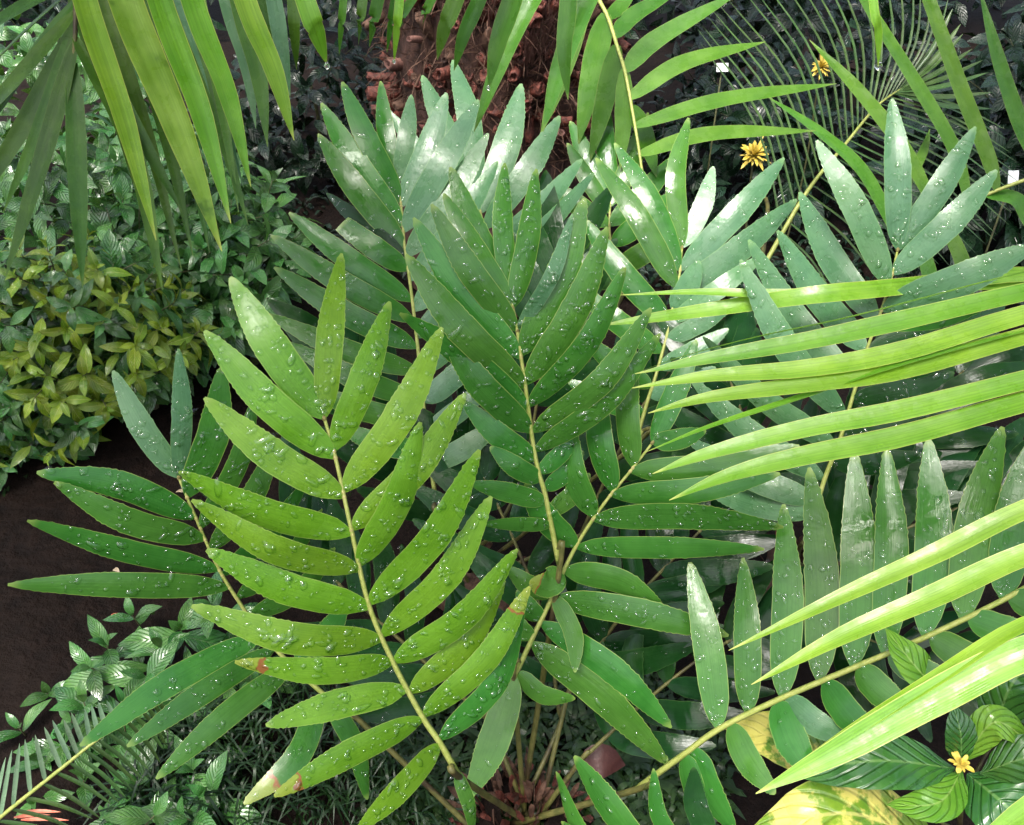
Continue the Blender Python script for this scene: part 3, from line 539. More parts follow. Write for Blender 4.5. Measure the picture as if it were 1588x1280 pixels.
# frond tip pointing down at the far left
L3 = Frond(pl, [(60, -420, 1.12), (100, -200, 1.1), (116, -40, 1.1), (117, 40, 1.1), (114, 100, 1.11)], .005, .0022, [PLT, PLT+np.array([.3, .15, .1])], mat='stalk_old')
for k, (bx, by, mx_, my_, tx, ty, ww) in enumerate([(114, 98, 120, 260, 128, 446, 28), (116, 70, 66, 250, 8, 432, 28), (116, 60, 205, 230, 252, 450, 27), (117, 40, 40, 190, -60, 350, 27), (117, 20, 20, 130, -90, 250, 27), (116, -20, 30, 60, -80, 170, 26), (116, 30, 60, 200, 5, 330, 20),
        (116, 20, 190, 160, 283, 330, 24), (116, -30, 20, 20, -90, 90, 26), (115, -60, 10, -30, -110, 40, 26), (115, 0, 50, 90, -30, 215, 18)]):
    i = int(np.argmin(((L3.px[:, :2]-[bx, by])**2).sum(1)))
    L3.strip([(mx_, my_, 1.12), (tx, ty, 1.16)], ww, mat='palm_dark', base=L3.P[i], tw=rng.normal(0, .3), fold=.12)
drops_at = []
def hanging_drop(parent, px, py, d, r):
    c = P(px, py, d); V = []; Fc = []
    for i in range(9):
        t = i/8; rr = r*math.sin(math.pi*min(1, t**1.25))*1.0 if 0 < i < 8 else r*.05
        for j in range(10): V.append(c+np.array([rr*math.cos(j*.6283), rr*math.sin(j*.6283), r*1.5-3*r*t if False else r*(1.6-2.6*t)]))
    for i in range(8):
        for j in range(10): Fc.append((i*10+j, i*10+10+j, i*10+10+(j+1) % 10, i*10+(j+1) % 10))
    obj('hanging_drop', V, Fc, M['drop'], parent, c)
m_, t_, b_, o_, L_ = NT('hanging_drop'); b_.inputs['Base Color'].default_value = (1, 1, 1, 1); b_.inputs['Roughness'].default_value = 0.0
b_.inputs['Transmission Weight'].default_value = 1.0; b_.inputs['IOR'].default_value = 1.33; M['drop'] = m_
hanging_drop(L1.o, 507, 103, 1.04, .0036); hanging_drop(L1.o, 1362, 103, 1.41, .0062); hanging_drop(L1.o, 757, 137, 1.24, .0028); hanging_drop(L1.o, 611, 96, 1.1, .0022)

# lime leaflets from the right
R1 = Frond(pr, [(2050, 180, 1.0), (1900, 250, .95), (1800, 420, .9), (1760, 600, .87), (1760, 800, .85), (1800, 1000, .82), (1860, 1200, .8)], .007, .003, [PRT, PRT+np.array([-.2, .2, .08])])
def reach(fr, pts, w, mat='lime', d=None, tw=0.0, fold=.13, drops=0):
    """pixel centre line listed tip first; carried on to the rachis"""
    by = pts[-1][1]-40; i = int(np.argmin(abs(fr.px[:, 1]-by)+.2*abs(fr.px[:, 0]-1780))); d0 = fr.px[i, 2]; n = len(pts)
    q = [(x, y, d0+.05*((n-k)/n)) for k, (x, y) in enumerate(pts)][::-1]
    return fr.strip(q, w, mat=mat, base=fr.P[i], tw=tw, fold=fold, drops=drops, dsize=.0012)
for i, (pts, ww, tw) in enumerate([([(975, 583), (1060, 553), (1180, 522), (1330, 490), (1600, 420)], 16, .9), ([(985, 580), (1100, 556), (1250, 530), (1400, 498), (1600, 452)], 39, 0), ([(980, 602), (1100, 584), (1250, 573), (1400, 546), (1600, 486)], 40, 0), ([(1005, 641), (1100, 617), (1250, 598), (1400, 576), (1600, 520)], 39, .1),
        ([(1000, 702), (1100, 662), (1240, 617), (1380, 570), (1600, 510)], 19, .7), ([(1012, 735), (1100, 703), (1250, 665), (1400, 637), (1600, 588)], 40, -.1), ([(1038, 776), (1130, 738), (1250, 708), (1400, 678), (1600, 622)], 46, .1),
        ([(1130, 1009), (1300, 928), (1450, 860), (1600, 787)], 38, 0), ([(1165, 1062), (1300, 990), (1450, 925), (1600, 858)], 44, .1), ([(1172, 1231), (1300, 1165), (1450, 1082), (1600, 1010)], 62, -.1), ([(1178, 1230), (1310, 1143), (1450, 1055), (1600, 965)], 34, .5), ([(1490, 1330), (1588, 1262), (1680, 1210)], 50, 0)]):
    reach(R1, pts, ww*.82, 'lime', tw=tw, drops=8)
for k in range(13):     # the other side of the same frond
    i = 18+k*8; x, y, d = R1.px[i]
    R1.strip([(x+150, y+10, d+.02), (x+330, y+70+rng.normal(0, 8), d+.08)], 40, mat='lime', base=R1.P[i], tw=rng.normal(0, .15), fold=.13)
R2 = Frond(pr, [(2000, 200, 1.35), (1900, 300, 1.45), (1840, 380, 1.5), (1820, 470, 1.52)], .006, .003, [PRT, PRT+np.array([-.1, .3, .1])])
for pts, ww, tw in [([(958, 458), (1080, 453), (1200, 456), (1400, 452), (1620, 440)], 17, .1), ([(930, 505), (1010, 494), (1130, 477), (1260, 459), (1380, 448), (1620, 425)], 30, 0)]:
    R2.strip([(x, y, float(np.interp(x, [1000, 1160, 1260, 1390, 1500], [1.5, 1.5, 1.44, 1.445, 1.5]))) for x, y in pts][::-1], ww, mat='lime', base=R2.P[110], tw=tw)
# strap leaflets in the upper right corner
R3 = Frond(pr, [(1900, 150, 1.9), (1750, 225, 2.0), (1640, 262, 2.05), (1540, 298, 2.1), (1440, 345, 2.15), (1380, 385, 2.2)], .006, .003, [PRT, PRT+np.array([0, .5, .15])])
for k, (pts, ww) in enumerate([([(1545, 292), (1530, 240), (1490, 140), (1432, -20), (1400, -90)], 26), ([(1620, 268), (1588, 210), (1550, 100), (1518, -20)], 26), ([(1500, 315), (1478, 230), (1420, 130), (1345, 10), (1320, -40)], 24), ([(1455, 340), (1400, 230), (1330, 140), (1255, 62)], 25),
        ([(1395, 378), (1340, 270), (1270, 205), (1190, 150)], 24), ([(1530, 302), (1575, 310), (1600, 350), (1640, 430)], 24), ([(1460, 340), (1490, 400), (1500, 450), (1490, 520)], 22), ([(1420, 360), (1440, 420), (1445, 480), (1430, 540)], 22), ([(1392, 378), (1400, 300), (1430, 240), (1442, 200)], 16)]):
    i = int(np.argmin(((R3.px[:, :2]-pts[0])**2).sum(1)))
    R3.strip([(x, y, R3.px[i, 2]+.02*j) for j, (x, y) in enumerate(pts[1:])], ww, mat='palm', base=R3.P[i], tw=.2, fold=.1)

# palm with the shaggy reddish trunk
TB = np.array([-.04, 3.0, 0.]); TH = 1.75
tp = empty('palm', TB, 'thick palm trunk shaggy with reddish-brown leaf bases and pink fibres', 'palm')
V = []; Fc = []; NA, NH = 48, 40
for i in range(NH):
    for j in range(NA):
        a = 2*math.pi*j/NA; z = TH*i/(NH-1); r = .36*(1+.05*math.sin(3*a+2*z)+.04*math.sin(9*a+14*z)+rng.normal(0, .012))
        V.append(TB+np.array([r*math.cos(a), r*math.sin(a), z]))
for i in range(NH-1):
    for j in range(NA): Fc.append((i*NA+j, i*NA+(j+1) % NA, i*NA+NA+(j+1) % NA, i*NA+NA+j))
Fc.append(tuple(range((NH-1)*NA, NH*NA)))
obj('trunk', V, Fc, M['trunk'], tp, TB)
def stub_mesh(m, k):
    g = np.random.default_rng(k); V = []; Fc = []; n = 7
    for i, (z, r) in enumerate(((-.02, .9), (.015, 1), (.04, .85), (.058, .8), (.06, .55), (.05, .2))):
        for j in range(n): a = 2*math.pi*j/n; rr = .017*r*(1+g.normal(0, .12)); V.append((rr*math.cos(a)*1.25+.012*(z/.06)**2, rr*math.sin(a), z*(1+g.normal(0, .05))))
    for i in range(5):
        for j in range(n): Fc.append((i*n+j, i*n+(j+1) % n, i*n+n+(j+1) % n, i*n+n+j))
    Fc.append(tuple(range(5*n, 6*n))); return mesh('leaf_base', V, Fc, m)
SM = [stub_mesh(M['stub'], k) for k in range(4)]+[stub_mesh(M['stub_pale'], 5), stub_mesh(M['fibre_brown'], 6)]
def inst(name, me, parent, pos, zax, xax, sc):
    z = nrm(zax); x = nrm(xax-z*(xax@z)); y = np.cross(z, x)
    o = bpy.data.objects.new(name, me); COL.objects.link(o); WO[o.name] = np.asarray(pos, float); o.parent = parent
    rel = pos-WO[parent.name]; s = sc if hasattr(sc, '__len__') else (sc, sc, sc)
    o.matrix_basis = Matrix(((x[0]*s[0], y[0]*s[1], z[0]*s[2], rel[0]), (x[1]*s[0], y[1]*s[1], z[1]*s[2], rel[1]), (x[2]*s[0], y[2]*s[1], z[2]*s[2], rel[2]), (0, 0, 0, 1)))
    return o
for k in range(300):
    a = rng.uniform(-2.9, -.25); z = rng.uniform(.58, 1.25)
    nrmv = np.array([math.cos(a), math.sin(a), 0]); p = TB+nrmv*.345+np.array([0, 0, z])
    dr = nrm(nrmv+np.array([0, 0, rng.uniform(-.3, .9)])+rng.normal(0, .45, 3))
    inst('leaf_base', SM[int(rng.choice(6, p=[.2, .2, .18, .16, .1, .16]))], tp, p, dr, ZUP+rng.normal(0, .3, 3), rng.uniform(.55, 1.15)*np.array([rng.uniform(.7, 1.3), 1, rng.uniform(.7, 1.5)]))
# fibre: pale brush-like tufts and loose dark strands
def fibres(n, mat, tufts, up):
    V = []; Fc = []
    for k in range(n):
        if tufts: ca, cz = tufts[k % len(tufts)]; a = ca+rng.normal(0, .10); z = cz+rng.normal(0, .035)
        else: a = rng.uniform(-2.9, -.25); z = rng.uniform(.5, 1.5)
        nv = np.array([math.cos(a), math.sin(a), 0]); sd = np.array([-nv[1], nv[0], 0]); p = TB+nv*rng.uniform(.34, .39)+np.array([0, 0, z]); l = rng.uniform(.03, .10)
        d = nrm(nv*rng.uniform(.1, .7)+sd*rng.normal(0, .25 if tufts else .7)+ZUP*(up+rng.normal(0, .3 if tufts else .8))); m = p+d*l*.5+nv*.006; q = p+d*l+np.array([0, 0, -.01]); wd = rng.uniform(.0008, .0022); e = nrm(np.cross(d, nv)+sd*.1); o = len(V)
        V += [p-e*wd, p+e*wd, m+e*wd, m-e*wd, q+e*wd*.3, q-e*wd*.3]; Fc += [(o, o+1, o+2, o+3), (o+3, o+2, o+4, o+5)]
    tag(obj('trunk_fibre', V, Fc, M[mat], tp, TB), kind='stuff')
fibres(1500, 'stub_pale', [(-1.95, 1.02), (-1.8, .98), (-1.4, .86), (-1.3, .9), (-1.5, 1.2), (-2.4, 1.1)], 1.0)
fibres(3000, 'fibre_brown', None, .1)
# its drooping frond right of the trunk
TM = Frond(tp, [(880, -200, 2.2), (905, -80, 2.1), (925, -10, 2.06), (943, 28, 2.04), (958, 75, 2.02), (970, 115, 2.0), (982, 180, 1.99), (992, 240, 1.98), (1000, 300, 1.98)], .0055, .0028, [TB+np.array([.05, -.3, TH-.05]), TB+np.array([.12, -.5, TH+.05])])
for pts, ww, mt, tw in [([(940, 22), (922, 100), (897, 225)], 40, 'palm', .3), ([(958, 70), (942, 140), (915, 250)], 34, 'palm', .3), ([(967, 108), (967, 180), (962, 262)], 27, 'palm', 0), ([(984, 165), (1000, 210), (1018, 275)], 30, 'palm', 0), ([(915, -30), (880, 90), (838, 210)], 34, 'palm', .3),
        ([(943, 28), (962, 10), (992, -30)], 24, 'palm', 0), ([(957, 58), (985, 22), (1050, -12)], 28, 'palm', 0), ([(972, 108), (1020, 60), (1150, -14)], 32, 'palm', 0), ([(982, 150), (1060, 98), (1187, 65)], 30, 'palm', 0), ([(986, 195), (1120, 155), (1297, 130)], 27, 'palm', 0), ([(992, 240), (1100, 208), (1265, 203)], 26, 'palm', 0), ([(925, -10), (960, -60), (1040, -100)], 28, 'palm', 0)]:
    i = int(np.argmin(((TM.px[:, :2]-pts[0])**2).sum(1)))
    TM.strip([(x, y, TM.px[i, 2]-.0+.03*j) for j, (x, y) in enumerate(pts[1:], 1)], ww, mat=mt, base=TM.P[i], tw=tw, fold=.06)

# unseen fronds added overhead to shade the back and break up sky reflections
def shade_frond(parent, top, az, length, rise, droop, nl=30, ll=.5, mat='palm', w_=.042):
    h = np.array([math.sin(az), math.cos(az), 0]); c = spline([top, top+h*length*.35+ZUP*rise*.8, top+h*length*.7+ZUP*rise, top+h*length+ZUP*(rise-droop)], 40)
    V, Fc = tube_vf(c[::2], np.linspace(.011, .003, 20), 6); fr = obj('frond', V, Fc, M['stalk'], parent, top); VV = []; UV = []; FF = []; f0 = grid_faces(7, 3)
    for k in range(nl):
        i = int(5+33*k/(nl-1)); T = nrm(c[min(i+1, 39)]-c[i-1]); sd = nrm(np.cross(T, ZUP)); up = np.cross(sd, T); l = ll*(.6+.4*math.sin(math.pi*(k+2)/(nl+2)))*rng.uniform(.9, 1.1)
        for sg in (-1, 1):
            dr = nrm(sd*sg*.8+T*.55+up*.15); e = c[i]+dr*l+ZUP*(-.14*l/.4); m = c[i]+dr*l*.5
            if max(proj(e)[1], proj(m)[1], proj(c[i])[1]) > -45 and proj(e)[2] > 0: continue
            Vb, nb, uv = blade([c[i], m, e], nrm(up+rng.normal(0, .2, 3)), w_, 'palm', np.linspace(0, 1, 7), .12, 0, across=2)
            o = len(VV)*21; VV.append(Vb.reshape(-1, 3)); UV.append(uv.reshape(-1, 2)); FF += [tuple(o+q_ for q_ in f) for f in f0]
    if VV: tag(obj('shade_leaflet_row', np.vstack(VV), FF, M[mat], fr, top, np.vstack(UV)), kind='stuff')
for k in range(10): shade_frond(tp, TB+np.array([0, 0, TH-.03]), -1.9+k*.42+rng.normal(0, .1), rng.uniform(1.5, 2.0), rng.uniform(.7, 1.15), rng.uniform(.25, .5))
for az in (.15, .55, .95, 1.35, 1.8, 2.4, -.6, -1.5): shade_frond(pl, PLT, az, rng.uniform(1.5, 1.9), rng.uniform(.7, 1.1), rng.uniform(.3, .5))
for az in (-.1, -.45, -.85, -1.25, -1.7, -2.3, .7, 1.6): shade_frond(pr, PRT, az, rng.uniform(1.5, 1.9), rng.uniform(.75, 1.15), rng.uniform(.3, .5))

# ------------------------------------------------------------------ fine-leaved cycads
def pinnae(fr, t0, t1, n, tips, w, mat, bend, dz=0.0, fold=.15):
    tips = spline([(x, y, 0) for x, y in tips], n)
    for k in range(n):
        i = int(np.clip((t0+(t1-t0)*k/(n-1))*119, 1, 118)); d = fr.px[i, 2]; bx, by = fr.px[i, :2]; tx, ty = tips[k, :2]+rng.normal(0, 3, 2)
        mx_, my_ = (bx+tx)/2-(ty-by)*bend, (by+ty)/2+(tx-bx)*bend
        fr.strip([(mx_, my_, d+dz*.5), (tx, ty, d+dz)], w, mat=mat, base=fr.P[i], kind='pinna', fold=fold, rows=np.linspace(0, 1, 9))
QB = PG(1130, 330)
q = empty('fine_leaved_cycad', QB, 'feathery cycad with thin arching leaflets behind the yellow flowers', 'cycad')
Q = Frond(q, [(1180, 420, 2.35), (1250, 300, 2.35), (1310, 225, 2.37), (1360, 165, 2.4), (1405, 132, 2.43)], .0065, .0025, [QB, QB+np.array([.05, -.3, .2])])
pinnae(Q, .12, .97, 24, [(1085, 60), (1100, 20), (1160, -20), (1240, -40), (1330, -50), (1420, -30), (1470, -10)], 3.6, 'sago', .09, -.05)
pinnae(Q, .98, .9, 8, [(1480, 10), (1500, 60), (1530, 110), (1540, 170)], 9, 'sago', .05, .0)
pinnae(Q, .92, .12, 24, [(1560, 200), (1580, 280), (1560, 350), (1500, 400), (1400, 430), (1290, 450)], 3.6, 'sago', -.06, .06)
Q.finish()
SB = PG(-150, 1400)
s = empty('fine_leaved_cycad', SB, 'small cycad frond with thin pale comb-like leaflets over wet leaves beside the grass', 'cycad')
S = Frond(s, [(-60, 1320, 1.55), (0, 1268, 1.55), (100, 1188, 1.55), (150, 1148, 1.56), (210, 1108, 1.58), (250, 1082, 1.6)], .004, .002, [SB, SB+np.array([.03, .03, .1])])
pinnae(S, .16, .98, 19, [(10, 1170), (50, 1142), (100, 1112), (150, 1092), (195, 1080), (235, 1062)], 7, 'sago_pale', .0, -.03)
pinnae(S, .98, .1, 20, [(260, 1118), (255, 1165), (225, 1205), (190, 1240), (140, 1275), (70, 1330)], 6, 'sago', -.04, .05)
S.finish()

# ------------------------------------------------------------------ leafy bushes
def leaf_mesh(m, k, ratio=.4):
    g = np.random.default_rng(k)
    pts = [np.array([0, 0, 0]), np.array([.5, g.normal(0, .02), .06]), np.array([1, g.normal(0, .03), -.1-.06*g.random()])]
    V, n, uv = blade(pts, np.array([0, 0, 1.]), ratio, 'broad', np.linspace(0, 1, 9), .14, -.05, wave=.03); r, c, _ = V.shape
    return mesh('leaf', V.reshape(-1, 3), grid_faces(r, c), m, uv.reshape(-1, 2))
LM = {k: [leaf_mesh(M[k], i, r) for i, r in enumerate((.38, .44, .34))] for k in ('bush', 'bush_yellow', 'dusk')}
def sprig(bush, tip, axis, size, mat, pairs=4, stem=.14):
    axis = nrm(axis); sp = [tip-axis*stem+np.array([0, 0, -.02]), tip-axis*stem*.5, tip]
    V, Fc = tube_vf(spline(sp, 5), np.linspace(.0022, .0012, 5), 4); st = obj('sprig', V, Fc, M['stem'], bush, tip)
    a0 = nrm(np.cross(axis, rng.normal(0, 1, 3)))
    for k in range(pairs):
        dist = (0, .012, .034, .065, .1)[k]*size/.08; ln = (.45, .72, 1, 1.05, .95)[k]*size*rng.uniform(.85, 1.15); an = math.radians((28, 55, 76, 88, 95)[k]+rng.normal(0, 8))
        for sg in (0, 1):
            az = rot(a0, axis, math.pi*sg+k*math.pi/2+rng.normal(0, .2)); dr = axis*math.cos(an)+az*math.sin(an)
            dr = nrm(dr+np.array([0, 0, -.12-.1*k])); up = axis*math.sin(an)-az*math.cos(an)
            x = dr; z = nrm(up-x*(up@x)+rng.normal(0, .12, 3))
            # instance axes: mesh x = leaf direction, mesh z = leaf normal
            inst('leaf', LM[mat][int(rng.integers(3))], st, tip-axis*dist, z, x, ln)
def inside(px, py, poly):
    c = False; n = len(poly)
    for i in range(n):
        x1, y1 = poly[i]; x2, y2 = poly[i-1]
        if (y1 > py) != (y2 > py) and px < (x2-x1)*(py-y1)/(y2-y1)+x1: c = not c
    return c
LEFT = [(-800, -100), (330, -100), (345, 200), (420, 270), (470, 330), (440, 440), (395, 500), (320, 545), (250, 590), (165, 640), (130, 690), (0, 735), (-250, 820), (-800, 900)]
bush_mass = {}
def leaf_mass(bush, c, rx, ry, h, n, size, mat, poly=None):
    """inner leaves of a bush, too many to tell apart"""
    base = [LM[mat][i] for i in range(3)]; tv = []
    for me in base:
        a = np.empty(len(me.vertices)*3, np.float32); me.vertices.foreach_get('co', a); tv.append(a.reshape(-1, 3))
    r, cc = 9, 5; keep = np.array([i*5+j for i in (0, 2, 4, 6, 8) for j in (0, 2, 4)]); V = []; UV = []; Fc = []; f0 = grid_faces(5, 3)
    uv0 = np.array([(i/8, j/4) for i in (0, 2, 4, 6, 8) for j in (0, 2, 4)])
    for _ in range(n):
        th = rng.uniform(0, 6.28); rr = math.sqrt(rng.random())*.92; z = h*math.sqrt(max(0, 1-rr*rr))*rng.uniform(.25, .93)
        p = c+np.array([rx*rr*math.cos(th), ry*rr*math.sin(th), z])
        if poly:
            u, v, _d = proj(p)
            if not inside(u, v, poly): continue
        x = nrm(np.array([math.cos(th), math.sin(th), -.3])+rng.normal(0, .6, 3)); zz = nrm(np.array([0, 0, 1.])+rng.normal(0, .4, 3)); zz = nrm(zz-x*(zz@x)); y = np.cross(zz, x)
        t = tv[int(rng.integers(3))][keep]*size*rng.uniform(.7, 1.1); o = len(V)*15
        V.append(p+t[:, :1]*x+t[:, 1:2]*y+t[:, 2:]*zz); UV.append(uv0); Fc += [tuple(o+i for i in f) for f in f0]
    if V: tag(obj('inner_foliage', np.vstack(V), Fc, M[mat], bush, c, np.vstack(UV)), kind='stuff')
def bush(name, label, cat, c, rx, ry, h, n, size, mat, poly=None, group=None, mass=250, alt=None, pairs=4):
    c = np.asarray(c, float).copy(); c[2] = 0; b = empty(name, c, label, cat, group); k = 0; tries = 0
    V, Fc = tube_vf(spline([c+np.array([0, 0, -.03]), c+np.array([.02, 0, h*.3]), c+np.array([.0, .02, h*.6])], 6), np.linspace(.014, .006, 6), 6); obj('stem', V, Fc, M['stem'], b, c)
    placed = []
    while k < n and tries < n*40:
        tries += 1; th = rng.uniform(0, 6.28); rr = math.sqrt(rng.random()); z = h*math.sqrt(max(0, 1-rr*rr))
        if z < .04: z = rng.uniform(.04, h*.4)
        p = c+np.array([rx*rr*math.cos(th), ry*rr*math.sin(th), z*rng.uniform(.88, 1.06)])
        ax_ = np.array([math.cos(th)*rr/rx*.5, math.sin(th)*rr/ry*.5, .55]); ax_ = nrm(nrm(ax_)+rng.normal(0, .2, 3))
        if ax_@nrm(CAM-p) < .12: continue
        u, v, _d = proj(p)
        if poly and not inside(u, v, poly): continue
        if any(np.linalg.norm(p-o) < size*.75 for o in placed): continue
        placed.append(p); sprig(b, p, ax_, size*rng.uniform(.85, 1.15), alt if alt and rng.random() < .3 else mat, pairs); k += 1
    leaf_mass(b, c, rx, ry, h, mass, size, mat, poly); return b
G1 = 'leafy bushes along the soil'
bush('leafy_bush', 'dark leafy bush under the hanging palm leaflets, at the back of the row', 'bush', PG(120, 290, .45), 0.62, .5, .72, 36, .115, 'bush', LEFT, G1, 500)
bush('leafy_bush', 'dark leafy bush behind all the others, below the darkest palm leaflets', 'bush', (-1.75, 3.55, 0), .7, .5, .75, 34, .11, 'bush', None, G1, 500)
bush('leafy_bush', 'dark leafy bush at the back corner beside the black gap', 'bush', PG(330, 320, .4), .45, .4, .62, 34, .115, 'bush', LEFT, G1, 400)
bush('leafy_bush', 'glossy green leafy bush behind the yellow-green bush', 'bush', PG(210, 440, .3), .45, .38, .5, 36, .115, 'bush', LEFT, G1, 400)
bush('leafy_bush', 'glossy green leafy bush next to the toothed cycad frond tips', 'bush', PG(370, 450, .25), .33, .32, .5, 34, .108, 'bush', LEFT, G1, 300)
bush('leafy_bush', 'yellow-green leafy bush between dark green ones', 'bush', PG(100, 525, .3), .46, .32, .58, 80, .072, 'bush_yellow', LEFT, G1, 300, alt='bush')
bush('leafy_bush', 'low glossy bush spilling over the bare soil edge', 'bush', PG(225, 610, .1), .3, .2, .28, 26, .09, 'bush', LEFT, G1, 200, alt='bush_yellow')
bush('leafy_bush', 'low bluish-green bush in front of the yellow-green bush', 'bush', PG(20, 660, .1), .24, .18, .26, 20, .08, 'bush', LEFT, G1, 200)
bush('leafy_bush', 'glossy bush at the outer end of the row, past the yellow-green bush', 'bush', PG(-190, 560, .2), .42, .4, .45, 36, .1, 'bush', LEFT, G1, 300)
# low shrub at the lower left, sprigs placed where they show
lb = empty('leafy_bush', PG(240, 1080), 'low bush with large wet quilted leaves under the left cycad frond', 'bush', G1)
for px, py, z, sz in [(140, 1035, .16, .085), (205, 955, .12, .08), (250, 1005, .16, .095), (330, 940, .14, .1), (190, 1090, .14, .085), (110, 1120, .1, .08), (300, 1040, .14, .09), (380, 1010, .12, .09), (240, 1265, .12, .1), (300, 1195, .1, .1), (75, 1075, .06, .07), (160, 1160, .05, .08), (60, 1180, .05, .08), (330, 1110, .06, .085), (260, 1130, .05, .08), (180, 1270, .05, .09), (165, 1000, .14, .1), (225, 1050, .16, .1), (280, 975, .15, .1), (360, 960, .12, .09), (130, 1090, .12, .09), (215, 1110, .12, .09), (350, 1060, .1, .09), (100, 1150, .08, .08), (270, 1080, .14, .1), (30, 1130, .06, .08), (395, 1060, .08, .09), (320, 1230, .1, .1), (215, 1215, .08, .1), (130, 1210, .05, .09), (290, 1270, .1, .1), (60, 1240, .04, .09)]:
    sprig(lb, PG(px, py, z), np.array([rng.normal(0, .3), -.25+rng.normal(0, .2), 1]), sz*1.15, 'bush', 3, max(.05, z*.9))
# dark planting at the back
G2_ = 'dark glossy shrubs at the back'
for x, y, r, h, sz, lab in [(.95, 3.5, .45, .55, .13, 'dark glossy shrub under the yellow flowers'), (1.75, 3.1, .4, .75, .2, 'dark glossy shrub with large rounded leaves behind the strap leaflets'), (1.4, 4.3, .7, .8, .15, 'dark glossy shrub behind the white plant label'),
        (2.5, 3.9, .6, .9, .2, 'dark glossy shrub behind the fine feathery cycad'), (-.85, 3.9, .5, .6, .12, 'dark glossy shrub in the gap left of the shaggy trunk')]:
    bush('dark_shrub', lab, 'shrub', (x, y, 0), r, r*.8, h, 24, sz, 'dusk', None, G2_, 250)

hg = empty('shade_hedge', (0, 6.2, 0), 'dark leaf wall added behind the palms to cut low side light', 'shade_hedge')  # leaf wall added to cut low sky light and cover bare soil behind
for x in np.linspace(-4.5, 5.5, 11):
    V, Fc = tube_vf(spline([np.array([x, 6.2, -.02]), np.array([x+.05, 6.25, 1.0]), np.array([x, 6.2, 2.2])], 6), np.linspace(.04, .015, 6), 6); obj('stem', V, Fc, M['stem'], hg)
def shade_hedge_mass(n, size):
    me = LM['dusk'][0]; a = np.empty(len(me.vertices)*3, np.float32); me.vertices.foreach_get('co', a); a = a.reshape(-1, 3)
    keep = np.array([i*5+j for i in (0, 3, 6, 8) for j in (0, 2, 4)]); uv0 = np.array([(i/8, j/4) for i in (0, 3, 6, 8) for j in (0, 2, 4)]); f0 = grid_faces(4, 3); V = []; Fc = []; UV = []
    for k in range(n):
        x = rng.uniform(-5, 6); z = rng.uniform(.02, 2.7+.2*math.sin(x*2.3)); p = np.array([x, 6.2+rng.uniform(-.6, .5)+.15*math.sin(3*x+2*z), z])
        d = nrm(np.array([0, -.6, -.3])+rng.normal(0, .6, 3)); nn = nrm(np.array([0, -.5, .8])+rng.normal(0, .4, 3)); nn = nrm(nn-d*(nn@d)); y = np.cross(nn, d); t = a[keep]*size*rng.uniform(.7, 1.3)
        o = len(V)*12; V.append(p+t[:, :1]*d+t[:, 1:2]*y+t[:, 2:]*nn); UV.append(uv0); Fc += [tuple(o+i for i in f) for f in f0]
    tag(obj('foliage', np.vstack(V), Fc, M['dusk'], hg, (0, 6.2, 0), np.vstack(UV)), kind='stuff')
shade_hedge_mass(9000, .16)

# ------------------------------------------------------------------ broad-leaved plant at the lower right
VB = PG(1480, 1330)
vb = empty('shrimp_plant', VB, 'broad-leaved plant with glossy ribbed leaves, yellowing leaves and a small yellow bud', 'plant')
V, Fc = tube_vf(spline([VB, P(1488, 1290, 1.4), P(1490, 1190, 1.22)], 10), np.linspace(.006, .003, 10), 6); obj('stem', V, Fc, M['stalk_old'], vb, VB)
def broad(pts, w, mat, N=None, tw=0.0):
    c = [P(*q_) for q_ in pts]; n0 = nrm(ZUP*.7+nrm(CAM-c[1])*.5) if N is None else N
    V, n, uv = blade(c, rot(n0, nrm(c[-1]-c[0]), tw), w*pts[1][2]/F, 'broad', np.linspace(0, 1, 21), .1, -.06, across=8, wave=.03); r, cc, _ = V.shape
    obj('leaf', V.reshape(-1, 3), grid_faces(r, cc), M[mat], vb, c[0], uv.reshape(-1, 2))
broad([(1482, 1192, 1.22), (1360, 1180, 1.2), (1220, 1200, 1.24)], 92, 'broad')
broad([(1500, 1200, 1.22), (1560, 1250, 1.16), (1640, 1330, 1.18)], 110, 'broad', tw=.3)
broad([(1520, 1200, 1.2), (1600, 1175, 1.16), (1680, 1190, 1.18)], 72, 'broad')
broad([(1492, 1195, 1.22), (1455, 1245, 1.18), (1375, 1248, 1.2)], 60, 'broad_light')
broad([(1482, 1100, 1.28), (1425, 1040, 1.22), (1373, 974, 1.24)], 62, 'broad_light')
broad([(1490, 1185, 1.22), (1490, 1140, 1.2), (1478, 1092, 1.2)], 52, 'broad')
broad([(1495, 1180, 1.22), (1545, 1120, 1.18), (1615, 1170, 1.2)], 56, 'broad_light')
broad([(1540, 1150, 1.3), (1570, 1060, 1.26), (1640, 1000, 1.26)], 80, 'broad')
broad([(1310, 1205, 1.45), (1220, 1150, 1.42), (1120, 1127, 1.42)], 88, 'broad_yellow')
broad([(1480, 1330, 1.3), (1320, 1262, 1.24), (1150, 1300, 1.26)], 120, 'broad_yellow')
for a, b_ in (((1490, 1290, 1.38), (1310, 1205, 1.45)), ((1488, 1290, 1.38), (1480, 1330, 1.3)), ((1490, 1240, 1.3), (1482, 1100, 1.28)), ((1490, 1240, 1.3), (1540, 1150, 1.3))):
    V, Fc = tube_vf(spline([P(*a), P(*b_)], 4), .0025, 5); obj('leaf_stalk', V, Fc, M['stalk_old'], vb, V[0])
